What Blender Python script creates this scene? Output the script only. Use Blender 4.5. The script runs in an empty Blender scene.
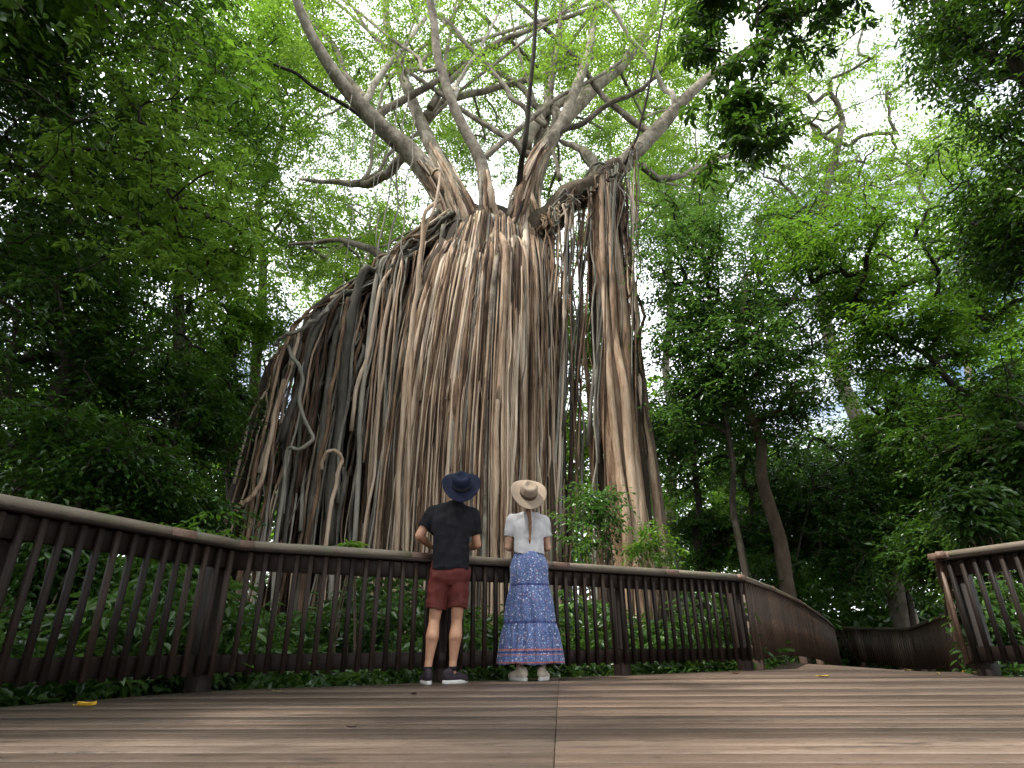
import bpy, bmesh, math, random
import numpy as np
from mathutils import Vector, Matrix
R_ = math.radians
random.seed(7)
SC = bpy.context.scene
COL = SC.collection

# ------------------------------------------------------------------ camera geometry
F = 600.0; TH = R_(23.75); HC = .27; ROLL = R_(-0.6)
_f = np.array([0, math.cos(TH), math.sin(TH)]); _r = np.array([1., 0, 0]); _u = np.array([0, -math.sin(TH), math.cos(TH)])
_c, _s = math.cos(ROLL), math.sin(ROLL)
_R = _r*_c + _u*_s; _U = -_r*_s + _u*_c
def at(px, py, Y):
    d = _f + _R*(px-512)/F - _U*(py-384)/F
    return np.array([0, 0, HC]) + d*Y/d[1]
def atz(px, py, z):
    d = _f + _R*(px-512)/F - _U*(py-384)/F
    return np.array([0, 0, HC]) + d*(z-HC)/d[2]
def mpp(px, py, Y):                                   # metres per pixel at a point
    p = at(px, py, Y) - np.array([0, 0, HC])
    return float(p @ _f)/F

# ------------------------------------------------------------------ object helpers
def setp(o, label=None, cat=None, group=None, kind=None):
    if label: o['label'] = label
    if cat: o['category'] = cat
    if group: o['group'] = group
    if kind: o['kind'] = kind
    return o
def empty(name, loc, label, cat, rz=0, group=None):
    o = bpy.data.objects.new(name, None); COL.objects.link(o)
    o.location = Vector(loc); o.rotation_euler = (0, 0, rz); o.empty_display_size = .2
    return setp(o, label, cat, group)
class MB:
    """collects shapes and links them as one mesh"""
    def __init__(s): s.v = []; s.f = []; s.var = []; s.mi = []; s.n = 0
    def add(s, v, f, var=.5, mi=0):
        v = np.asarray(v, dtype=np.float32).reshape(-1, 3)
        s.v.append(v)
        for q in (f if isinstance(f, list) else [f]):
            q = np.asarray(q, dtype=np.int64)
            if not len(q): continue
            s.f.append(q + s.n)
            s.var.append(np.broadcast_to(np.asarray(var, dtype=np.float32), (len(q),)) if np.ndim(var) == 0 or len(np.atleast_1d(var)) == len(q) else np.full(len(q), float(np.mean(var)), np.float32))
            s.mi.append(np.full(len(q), mi, np.int32))
        s.n += len(v)
        return s
    def build(s, name, mats, parent=None, smooth=False, loc=None):
        me = bpy.data.meshes.new(name)
        V = np.concatenate(s.v)
        off = np.zeros(3)
        if loc is not None: off = np.asarray(loc, float)
        elif parent is not None: off = np.array(parent.location)
        V = V - off.astype(np.float32)
        if parent is not None and parent.rotation_euler.z and loc is None:
            a = -parent.rotation_euler.z; c, q = math.cos(a), math.sin(a)
            V = np.stack([V[:, 0]*c - V[:, 1]*q, V[:, 0]*q + V[:, 1]*c, V[:, 2]], 1)
        nl = sum(f.size for f in s.f); nf = sum(len(f) for f in s.f)
        me.vertices.add(len(V)); me.vertices.foreach_set('co', V.astype(np.float32).ravel())
        me.loops.add(nl); me.loops.foreach_set('vertex_index', np.concatenate([f.ravel() for f in s.f]).astype(np.int32))
        tot = np.concatenate([np.full(len(f), f.shape[1], np.int32) for f in s.f])
        me.polygons.add(nf)
        me.polygons.foreach_set('loop_start', np.concatenate([[0], np.cumsum(tot)[:-1]]).astype(np.int32))
        me.polygons.foreach_set('material_index', np.concatenate(s.mi))
        if smooth: me.polygons.foreach_set('use_smooth', np.ones(nf, bool))
        a = me.attributes.new('var', 'FLOAT', 'FACE'); a.data.foreach_set('value', np.concatenate(s.var).astype(np.float32))
        me.update(calc_edges=True); me.validate()
        for m in (mats if isinstance(mats, (list, tuple)) else [mats]): me.materials.append(m)
        o = bpy.data.objects.new(name, me); COL.objects.link(o)
        if parent is not None: o.parent = parent
        elif loc is not None: o.location = Vector(loc)
        return o
def smoothpath(P, n, seed=None, amp=0, freq=3):
    """Catmull-Rom through P, n points, with optional slow wobble"""
    P = np.asarray(P, float); k = len(P)
    Q = np.vstack([2*P[0]-P[1], P, 2*P[-1]-P[-2]])
    t = np.linspace(0, k-1-1e-6, n); i = t.astype(int); u = (t-i)[:, None]
    a, b, c, d = Q[i], Q[i+1], Q[i+2], Q[i+3]
    o = .5*((2*b) + (-a+c)*u + (2*a-5*b+4*c-d)*u**2 + (-a+3*b-3*c+d)*u**3)
    if amp:
        g = np.random.RandomState(seed); m = max(3, int(freq*2)+2)
        K = g.normal(0, amp, (m, 3)); K[0] = 0
        tt = np.linspace(0, m-1-1e-6, n); j = tt.astype(int); w = (tt-j); w = (w*w*(3-2*w))[:, None]
        o = o + K[j]*(1-w) + K[np.minimum(j+1, m-1)]*w
    return o
def tube(mb, P, r, sides=8, var=.5, mi=0, cap=True, squash=None, rough=0, seed=0):
    P = np.asarray(P, float); n = len(P); r = np.broadcast_to(np.asarray(r, float), (n,)) if np.ndim(r) == 0 or len(r) == n else np.interp(np.linspace(0, 1, n), np.linspace(0, 1, len(r)), r)
    T = np.gradient(P, axis=0); T /= np.linalg.norm(T, axis=1)[:, None]+1e-9
    ref = np.array([0, -1., 0]) if abs(T[:, 1]).mean() < .8 else np.array([0, 0, 1.])
    A = ref - T*(T@ref)[:, None]; A /= np.linalg.norm(A, axis=1)[:, None]+1e-9
    B = np.cross(T, A)
    th = np.linspace(0, 2*math.pi, sides, endpoint=False)
    rr = r[:, None]*np.ones(sides)
    if rough:
        g = np.random.RandomState(seed)
        fl = np.zeros((n, sides))
        for h in (2, 3, 5):
            ph = g.rand()*6.28 + np.cumsum(g.normal(0, .12, n)); fl += np.cos(h*th[None]+ph[:, None])/h**.7
        rr = rr*(1+rough*fl+rough*.35*g.normal(0, 1, (n, sides)))
    V = P[:, None]+rr[:, :, None]*(np.cos(th)[None, :, None]*A[:, None]+np.sin(th)[None, :, None]*B[:, None])
    i = np.arange(n-1)[:, None]*sides; j = np.arange(sides)[None]; j2 = (j+1) % sides
    Fq = np.stack([i+j, i+j2, i+sides+j2, i+sides+j], -1).reshape(-1, 4)
    fs = [Fq]; V = V.reshape(-1, 3)
    if cap:
        V = np.vstack([V, P[0], P[-1]]); a = n*sides; b = a+1; jj = np.arange(sides); k = (jj+1) % sides
        fs.append(np.stack([np.full(sides, a), k, jj], 1)); e = (n-1)*sides
        fs.append(np.stack([np.full(sides, b), e+jj, e+k], 1))
    mb.add(V, fs, var, mi)
def boxat(mb, c, hx, hy, hz, ax=(1, 0, 0), az=(0, 0, 1), var=.5, mi=0, bev=.0):
    """box centred at c with half sizes, local x along ax"""
    X = np.array(ax, float); X /= np.linalg.norm(X); Z = np.array(az, float); Yv = np.cross(Z, X); Yv /= np.linalg.norm(Yv); Z = np.cross(X, Yv)
    c = np.array(c, float)
    if bev <= 0:
        S = np.array([[x, y, z] for z in (-1, 1) for y in (-1, 1) for x in (-1, 1)], float)*[hx, hy, hz]
        fq = [[0, 2, 3, 1], [4, 5, 7, 6], [0, 1, 5, 4], [2, 6, 7, 3], [0, 4, 6, 2], [1, 3, 7, 5]]
        mb.add(c+S@np.array([X, Yv, Z]), np.array(fq), var, mi); return
    # chamfer round the long (x) axis
    y, z, b = hy, hz, bev
    prof = [(-y+b, -z), (y-b, -z), (y, -z+b), (y, z-b), (y-b, z), (-y+b, z), (-y, z-b), (-y, -z+b)]
    V = [[s*hx, p[0], p[1]] for s in (-1, 1) for p in prof]
    q = [[i, (i+1) % 8, 8+(i+1) % 8, 8+i] for i in range(8)]
    mb.add(c+np.array(V)@np.array([X, Yv, Z]), [np.array(q), np.array([[7, 6, 5, 4, 3, 2, 1, 0], [8, 9, 10, 11, 12, 13, 14, 15]])], var, mi)

# ------------------------------------------------------------------ materials
def newmat(name):
    m = bpy.data.materials.new(name); m.use_nodes = True
    nt = m.node_tree; nt.nodes.clear()
    out = nt.nodes.new('ShaderNodeOutputMaterial')
    return m, nt, out
def N(nt, t, **kw):
    n = nt.nodes.new(t)
    for k, v in kw.items(): setattr(n, k, v)
    return n
def ramp(nt, fac, stops):
    n = nt.nodes.new('ShaderNodeValToRGB'); e = n.color_ramp.elements
    while len(e) < len(stops): e.new(.5)
    for q, (p, c) in zip(e, stops): q.position = p; q.color = (*c, 1) if len(c) == 3 else c
    if fac is not None: nt.links.new(fac, n.inputs[0])
    return n.outputs[0]
def noise(nt, scale, detail=4, vec=None, rough=.55, stretch=None, coord='Object'):
    tc = nt.nodes.new('ShaderNodeTexCoord'); src = tc.outputs[coord] if vec is None else vec
    if stretch:
        mp = nt.nodes.new('ShaderNodeMapping'); mp.inputs['Scale'].default_value = stretch; nt.links.new(src, mp.inputs[0]); src = mp.outputs[0]
    n = nt.nodes.new('ShaderNodeTexNoise'); n.inputs['Scale'].default_value = scale; n.inputs['Detail'].default_value = detail; n.inputs['Roughness'].default_value = rough
    nt.links.new(src, n.inputs['Vector']); return n.outputs[0]
def mixc(nt, fac, a, b, blend='MIX'):
    n = nt.nodes.new('ShaderNodeMix'); n.data_type = 'RGBA'; n.blend_type = blend
    for s, v in ((n.inputs[0], fac), (n.inputs[6], a), (n.inputs[7], b)):
        if hasattr(v, 'is_output') or isinstance(v, bpy.types.NodeSocket): nt.links.new(v, s)
        elif isinstance(v, (int, float)): s.default_value = v
        else: s.default_value = (*v, 1)
    return n.outputs[2]
def math_(nt, op, a, b=0.):
    n = nt.nodes.new('ShaderNodeMath'); n.operation = op
    for s, v in ((n.inputs[0], a), (n.inputs[1], b)):
        if isinstance(v, bpy.types.NodeSocket): nt.links.new(v, s)
        else: s.default_value = v
    return n.outputs[0]
def attr(nt, name='var'):
    n = nt.nodes.new('ShaderNodeAttribute'); n.attribute_name = name; return n.outputs['Fac']
def bsdf(nt, out, col, rough=.7, bump=None, bstr=.3, bdist=.01, spec=.5, sheen=0):
    p = nt.nodes.new('ShaderNodeBsdfPrincipled')
    for s, v in ((p.inputs['Base Color'], col), (p.inputs['Roughness'], rough)):
        if isinstance(v, bpy.types.NodeSocket): nt.links.new(v, s)
        elif isinstance(v, (int, float)): s.default_value = v
        else: s.default_value = (*v, 1)
    p.inputs['Specular IOR Level'].default_value = spec
    if sheen: p.inputs['Sheen Weight'].default_value = sheen
    if bump is not None:
        b = nt.nodes.new('ShaderNodeBump'); b.inputs['Strength'].default_value = bstr; b.inputs['Distance'].default_value = bdist
        nt.links.new(bump, b.inputs['Height']); nt.links.new(b.outputs[0], p.inputs['Normal'])
    nt.links.new(p.outputs[0], out.inputs[0]); return p
def leafmat(name, stops, trans=.45, tcol=(.30, .46, .06), rough=.38, spec=.5):
    m, nt, out = newmat(name)
    v = attr(nt)
    big = noise(nt, .55, 2, coord='Object')
    f = math_(nt, 'ADD', math_(nt, 'MULTIPLY', v, .75), math_(nt, 'MULTIPLY', math_(nt, 'SUBTRACT', big, .3), .6))
    c = ramp(nt, f, stops)
    p = nt.nodes.new('ShaderNodeBsdfPrincipled'); nt.links.new(c, p.inputs['Base Color']); p.inputs['Roughness'].default_value = rough
    p.inputs['Specular IOR Level'].default_value = spec
    t = nt.nodes.new('ShaderNodeBsdfTranslucent')
    tc = mixc(nt, .72, c, tcol); nt.links.new(tc, t.inputs['Color'])
    mx = nt.nodes.new('ShaderNodeMixShader'); mx.inputs[0].default_value = trans
    nt.links.new(p.outputs[0], mx.inputs[1]); nt.links.new(t.outputs[0], mx.inputs[2]); nt.links.new(mx.outputs[0], out.inputs[0])
    return m
M = {}
M['leaf_dark'] = leafmat('dark leaves', [(0, (.008, .020, .006)), (.45, (.020, .052, .009)), (.75, (.038, .095, .014)), (1, (.07, .16, .025))], .28, (.12, .26, .02), .30)  # leaf colour lowered so shaded foliage contrasts with backlit crowns
M['leaf_mid'] = leafmat('mid green leaves', [(0, (.015, .040, .008)), (.45, (.038, .10, .013)), (.75, (.07, .16, .02)), (1, (.13, .25, .035))], .48, (.22, .42, .03), .36)
M['leaf_bright'] = leafmat('bright green leaves', [(0, (.025, .065, .010)), (.45, (.065, .15, .018)), (.75, (.11, .22, .025)), (1, (.18, .31, .04))], .52, (.29, .47, .05), .38)
M['leaf_ground'] = leafmat('undergrowth leaves', [(0, (.008, .022, .006)), (.45, (.024, .062, .013)), (.75, (.055, .12, .022)), (1, (.12, .21, .04))], .28, (.15, .28, .04), .28)
M['leaf_cool'] = leafmat('glossy green leaves', [(0, (.012, .030, .010)), (.45, (.032, .080, .020)), (.75, (.06, .14, .03)), (1, (.12, .22, .055))], .36, (.15, .31, .04), .26)

def barkmat(name, stops, scale=3, stretch=(1, 1, .25), bstr=.6, moss=0, rough=.85, bdist=.03, vs=.55):
    m, nt, out = newmat(name)
    v = attr(nt)
    n1 = noise(nt, scale, 6, stretch=stretch, rough=.65); n2 = noise(nt, scale*5, 5, stretch=stretch, rough=.7)
    f = math_(nt, 'ADD', math_(nt, 'MULTIPLY', v, vs), math_(nt, 'ADD', math_(nt, 'MULTIPLY', math_(nt, 'SUBTRACT', n1, .5), 1.1), math_(nt, 'ADD', math_(nt, 'MULTIPLY', n2, .55), .22-vs/2)))
    c = ramp(nt, f, stops)
    if moss:
        geo = nt.nodes.new('ShaderNodeNewGeometry'); sx = nt.nodes.new('ShaderNodeSeparateXYZ'); nt.links.new(geo.outputs['Normal'], sx.inputs[0])
        mk = math_(nt, 'MULTIPLY', ramp(nt, math_(nt, 'ADD', math_(nt, 'MULTIPLY', sx.outputs[2], .5), noise(nt, 2.2, 4)), [(.62, (0, 0, 0)), (.9, (1, 1, 1))]), moss)
        c = mixc(nt, mk, c, (.06, .09, .02))
    bsdf(nt, out, c, rough, math_(nt, 'ADD', n1, n2), bstr, bdist, spec=.25)
    return m
M['root'] = barkmat('pale fig roots', [(0, (.020, .012, .008)), (.30, (.085, .050, .031)), (.50, (.24, .155, .098)), (.70, (.42, .31, .22)), (1, (.56, .46, .36))], 2.5, (1.5, 1.5, .22), moss=.25, vs=.85, bstr=.9)
M['root_grey'] = barkmat('grey fig roots', [(0, (.035, .032, .026)), (.4, (.11, .10, .082)), (.7, (.26, .24, .20)), (1, (.40, .375, .32))], 3, (1.5, 1.5, .3), moss=.5)
M['root_dark'] = barkmat('dark inner roots', [(0, (.010, .007, .005)), (.5, (.034, .024, .016)), (1, (.085, .06, .04))], 2, (1.6, 1.6, .2))  # near-black colour carries the shade seen in gaps between strands
M['branch'] = barkmat('fig branches', [(0, (.03, .024, .017)), (.3, (.10, .08, .06)), (.52, (.26, .22, .17)), (.75, (.42, .375, .31)), (1, (.52, .48, .41))], 2.6, (1, 1, .7), moss=.5, bstr=.9)
M['bark'] = barkmat('brown bark', [(0, (.03, .022, .015)), (.5, (.09, .065, .045)), (1, (.20, .16, .12))], 4, (1.4, 1.4, .4), moss=.5)
M['bark_pale'] = barkmat('pale bark', [(0, (.06, .05, .04)), (.5, (.18, .15, .12)), (1, (.36, .32, .27))], 4, (1.2, 1.2, .6), moss=.35)
M['bark_dark'] = barkmat('dark bark', [(0, (.012, .010, .008)), (.5, (.035, .028, .020)), (1, (.08, .065, .05))], 4, (1.4, 1.4, .4), moss=.4)

def woodmat(name, stops, stretch, rough=.6, scale=6, bstr=.35, spec=.4, mossy=0, stains=0, boards=0):
    m, nt, out = newmat(name)
    v = attr(nt); vec = None
    if boards:                                            # every board has its own piece of grain
        t_ = nt.nodes.new('ShaderNodeTexCoord'); c_ = nt.nodes.new('ShaderNodeCombineXYZ'); nt.links.new(math_(nt, 'MULTIPLY', v, 37.), c_.inputs[0]); nt.links.new(math_(nt, 'MULTIPLY', v, 91.), c_.inputs[2])
        a_ = nt.nodes.new('ShaderNodeVectorMath'); a_.operation = 'ADD'; nt.links.new(t_.outputs['Object'], a_.inputs[0]); nt.links.new(c_.outputs[0], a_.inputs[1]); vec = a_.outputs[0]
    n1 = noise(nt, scale, 6, vec, stretch=stretch, rough=.7); n2 = noise(nt, 1.1, 4, rough=.6); n3 = noise(nt, scale*4, 4, vec, stretch=tuple(q*2.5 if q > 1 else q*3 for q in stretch), rough=.7)
    f = math_(nt, 'ADD', math_(nt, 'MULTIPLY', v, .55), math_(nt, 'ADD', math_(nt, 'MULTIPLY', math_(nt, 'SUBTRACT', n1, .45), .75), math_(nt, 'ADD', math_(nt, 'MULTIPLY', math_(nt, 'SUBTRACT', n2, .5), .4), math_(nt, 'MULTIPLY', math_(nt, 'SUBTRACT', n3, .3), .6))))
    c = ramp(nt, f, stops)
    if stains:
        s = ramp(nt, noise(nt, 7, 6, rough=.7, stretch=(.35, 1.4, 1)), [(.55, (0, 0, 0)), (.66, (1, 1, 1))])
        c = mixc(nt, math_(nt, 'MULTIPLY', s, stains), c, (.03, .022, .018))
        s = ramp(nt, noise(nt, 38, 3, rough=.6, stretch=(.6, 1.2, 1)), [(.66, (0, 0, 0)), (.70, (1, 1, 1))])
        c = mixc(nt, math_(nt, 'MULTIPLY', s, .8), c, (.02, .014, .010))
    if mossy:
        s = ramp(nt, noise(nt, 5, 6, rough=.65), [(.5, (0, 0, 0)), (.66, (1, 1, 1))])
        c = mixc(nt, math_(nt, 'MULTIPLY', s, mossy), c, (.10, .12, .05))
    ro = math_(nt, 'ADD', math_(nt, 'MULTIPLY', n2, .4), rough-.2)
    bsdf(nt, out, c, ro, math_(nt, 'ADD', n1, n3), bstr, .004, spec=spec)
    return m
M['deck'] = woodmat('weathered deck boards', [(0, (.026, .017, .012)), (.35, (.082, .054, .039)), (.65, (.150, .103, .076)), (1, (.27, .20, .155))], (.8, 9, 9), .5, 2.6, .6, .45, stains=.8, boards=1)
M['rail_dark'] = woodmat('dark stained hardwood', [(0, (.006, .004, .003)), (.5, (.016, .010, .0075)), (1, (.045, .028, .02))], (3, 3, .6), .62, 5, spec=.2)
M['rail_ramp'] = woodmat('reddish hardwood slats', [(0, (.022, .012, .008)), (.5, (.06, .034, .022)), (1, (.14, .085, .055))], (3, 3, .6), .5, 5)
M['rail_cap'] = woodmat('weathered round handrail', [(0, (.07, .053, .038)), (.5, (.16, .128, .095)), (1, (.30, .26, .205))], (.5, .5, 3), .6, 5, mossy=.45)
M['rail_joint'] = woodmat('brown handrail joint', [(0, (.07, .04, .03)), (.5, (.15, .09, .065)), (1, (.24, .16, .12))], (.5, .5, 3), .6, 5)

def soil():
    m, nt, out = newmat('forest soil')
    n1 = noise(nt, 1.5, 6); n2 = noise(nt, 25, 6, rough=.7)
    c = ramp(nt, math_(nt, 'ADD', math_(nt, 'MULTIPLY', n1, .5), math_(nt, 'MULTIPLY', n2, .5)), [(.25, (.018, .013, .008)), (.5, (.05, .036, .022)), (.62, (.10, .07, .04)), (.75, (.045, .06, .02))])
    bsdf(nt, out, c, .95, n2, .8, .04, spec=.2); return m
M['soil'] = soil()
def plain(name, col, rough=.7, var=.12, scale=30, spec=.4, sheen=0, bstr=.15, weave=False):
    m, nt, out = newmat(name)
    n = noise(nt, scale, 4)
    c = ramp(nt, n, [(.25, tuple(x*(1-var*1.6) for x in col)), (.75, tuple(min(1, x*(1+var*1.6)) for x in col))])
    bsdf(nt, out, c, rough, n, bstr, .004, spec, sheen); return m

# ------------------------------------------------------------------ world, sun, camera
w = bpy.data.worlds.new('World'); SC.world = w; w.use_nodes = True
nt = w.node_tree; nt.nodes.clear()
SUN_EL, SUN_AZ = R_(62), R_(238)                       # azimuth clockwise from +Y: behind and left of the camera
out = nt.nodes.new('ShaderNodeOutputWorld'); bg = nt.nodes.new('ShaderNodeBackground')
sky = nt.nodes.new('ShaderNodeTexSky'); sky.sky_type = 'NISHITA'; sky.sun_disc = False
sky.sun_elevation = SUN_EL; sky.sun_rotation = SUN_AZ; sky.air_density = 1.2; sky.dust_density = 2.5
tc = nt.nodes.new('ShaderNodeTexCoord')
mp = nt.nodes.new('ShaderNodeMapping'); mp.inputs['Scale'].default_value = (1, 1, 2.2); nt.links.new(tc.outputs['Generated'], mp.inputs[0])
cn = nt.nodes.new('ShaderNodeTexNoise'); cn.inputs['Scale'].default_value = 2.2; cn.inputs['Detail'].default_value = 7; cn.inputs['Roughness'].default_value = .6
nt.links.new(mp.outputs[0], cn.inputs['Vector'])
cm = ramp(nt, cn.outputs[0], [(.33, (0, 0, 0)), (.52, (1, 1, 1))])
clouds = mixc(nt, cm, sky.outputs[0], (15., 15.6, 16.4))
nt.links.new(clouds, bg.inputs[0]); bg.inputs[1].default_value = .10
nt.links.new(bg.outputs[0], out.inputs[0])
sd = bpy.data.lights.new('sun', 'SUN'); sd.energy = 3.2; sd.angle = R_(1.5); sd.color = (1, .95, .86)
so = bpy.data.objects.new('sun', sd); COL.objects.link(so)
sdir = Vector((math.sin(SUN_AZ)*math.cos(SUN_EL), math.cos(SUN_AZ)*math.cos(SUN_EL), math.sin(SUN_EL)))
so.rotation_euler = sdir.to_track_quat('Z', 'Y').to_euler(); so.location = sdir*60
cd = bpy.data.cameras.new('camera'); cam = bpy.data.objects.new('camera', cd); COL.objects.link(cam)
cd.sensor_width = 36; cd.lens = F/1024*36; cd.clip_start = .05; cd.clip_end = 500
cam.matrix_world = Matrix(((_R[0], _U[0], -_f[0], 0), (_R[1], _U[1], -_f[1], 0), (_R[2], _U[2], -_f[2], HC), (0, 0, 0, 1)))
SC.camera = cam
SC.view_settings.view_transform = 'Standard'; SC.view_settings.look = 'None'; SC.view_settings.gamma = 1
SC.view_settings.exposure = EXPOSURE = 1.05
cy = SC.cycles
cy.max_bounces = 7; cy.diffuse_bounces = 4; cy.glossy_bounces = 2; cy.transmission_bounces = 4; cy.transparent_max_bounces = 4
cy.sample_clamp_indirect = 6; cy.use_denoising = True; cy.caustics_reflective = False; cy.caustics_refractive = False
cy.use_adaptive_sampling = True; cy.adaptive_threshold = .02

# ------------------------------------------------------------------ ground
def gz(x, y):
    return -1.0 - .05*np.clip(x-2, 0, 12) + .12*np.sin(x*.7+1.3)*np.cos(y*.5) + .07*np.sin(x*1.9+y*1.3) + .02*np.clip(y-20, 0, 200)*.5
mb = MB()
xs = np.concatenate([np.linspace(-250, -32, 12), np.linspace(-30, 30, 121), np.linspace(32, 250, 12)])
ys = np.concatenate([np.linspace(-120, -8, 8), np.linspace(-6, 40, 93), np.linspace(44, 300, 14)])
X, Y = np.meshgrid(xs, ys); g0 = np.random.RandomState(3)
Z = gz(X, Y)+g0.normal(0, .025, X.shape)
nx = len(xs); i = (np.arange(len(ys)-1)[:, None]*nx+np.arange(nx-1)[None]).ravel()
mb.add(np.stack([X, Y, Z], -1), np.stack([i, i+1, i+nx+1, i+nx], 1))
setp(mb.build('ground', M['soil'], smooth=True), kind='structure')

# ------------------------------------------------------------------ deck
CA = np.array([-2.20, 4.92]); CB = np.array([2.84, 7.86]); CC = np.array([4.16, 6.05])     # railing corners
dl = (np.array([-2.867, 3.306])-CA); dl /= np.linalg.norm(dl); CL = CA+dl*5.2              # left run carries on past the frame
dr = (np.array([4.443, 5.350])-CC); dr /= np.linalg.norm(dr); CR = CC+dr*4.5
RD = np.array([8.05, 16.0])-CB; RD /= np.linalg.norm(RD)                                   # ramp direction
NV = (CB-CA)/np.linalg.norm(CB-CA); NO = np.array([-NV[1], NV[0]])
fr = CB+NO*.10+NV*.05
poly = [CL+np.array([-.12, .05]), CA+NO*.12-NV*.08, fr, CB+RD*.75, CC+RD*.75+np.array([.15, 0]), CC+np.array([.12, 0]), CR+np.array([.12, 0]), np.array([CR[0]+.1, -3.]), np.array([CL[0]-.1, -3.])]
def clip_row(poly, y):
    xs = []
    for k in range(len(poly)):
        a, b = poly[k], poly[(k+1) % len(poly)]
        if (a[1] <= y) != (b[1] <= y): xs.append(a[0]+(y-a[1])/(b[1]-a[1])*(b[0]-a[0]))
    return sorted(xs)
ya = R_(-4); rot = np.array([[math.cos(ya), -math.sin(ya)], [math.sin(ya), math.cos(ya)]])
pr = [p@rot for p in poly]                              # into board space
mb = MB(); rs = random.Random(5); bw = .142
yb = -3.
while yb < 9.6:
    y0, y1 = yb+.0065, yb+bw-.0065; yb += bw
    a, b = clip_row(pr, y0), clip_row(pr, y1)
    if len(a) < 2 or len(b) < 2: continue
    for s in range(0, min(len(a), len(b))-1, 2):
        x0a, x1a, x0b, x1b = a[s], a[s+1], b[s], b[s+1]
        cuts = [None]
        seam = float((atz(556, 725, 0)[:2]@rot)[0])
        segs = []; vrow = rs.gauss(.5, .27)
        has = min(x0a, x0b) < seam-.3 and max(x1a, x1b) > seam+.3; segs = [(x0a, x1a, x0b, x1b)]
        for (p0, p1, q0, q1) in segs:
            dz = rs.uniform(-.0025, .0); vv = min(1, max(0, vrow))
            st = [(p0, q0, 0)]+([(seam+e, seam+e, dp) for e, dp in ((-.0022, 0), (-.0012, -.012), (.0012, -.012), (.0022, 0))] if has else [])+[(p1, q1, 0)]
            n = len(st)-1; V = []
            for xa, xb, h in st:
                V += [[xa, y0, -.032], [xa, y0, dz-.003+h], [xa, y0+.004, dz+h], [xb, y1-.004, dz+h], [xb, y1, dz-.003+h], [xb, y1, -.032]]
            V = np.array(V); V[:, :2] = V[:, :2]@rot.T
            fq = []
            for k in range(n):
                for j in range(6): fq.append([k*6+j, k*6+(j+1) % 6, (k+1)*6+(j+1) % 6, (k+1)*6+j])
            mb.add(V, [np.array(fq)[:, ::-1], np.array([[0, 1, 2, 3, 4, 5], list(range(n*6+5, n*6-1, -1))])], vv)
dk = mb.build('deck', M['deck']); setp(dk, kind='structure')
# joists, fascia and stumps below the deck
mb = MB()
for k in range(len(poly)-2):
    a, b = np.array(poly[k]), np.array(poly[k+1]); d = b-a; L = np.linalg.norm(d)
    if k == 3: continue
    n_ = np.array([d[1], -d[0]])/L; c = (a+b)/2+n_*.09
    boxat(mb, (*c, -.135), L/2-.05, .022, .095, (d[0], d[1], 0))
for yy in np.arange(-2.8, 5.6, .9):
    r = clip_row(poly, yy)
    if len(r) > 1: boxat(mb, ((r[0]+r[1])/2, yy, -.115), (r[1]-r[0])/2-.2, .03, .075)
for (x, y) in [(-2.6, 3.8), (-1.6, 5.0), (0, 5.9), (1.4, 6.7), (2.6, 7.4), (3.9, 6.0), (-2.6, 1.6), (0, 2.4), (2.2, 3.4), (4.2, 3.4), (3.2, 8.1), (4.4, 6.8)]:
    boxat(mb, (x, y, -.72), .55, .07, .07, (0, 0, 1), (0, 1, 0))
setp(mb.build('deck_frame', M['rail_dark']), kind='structure')

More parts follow.
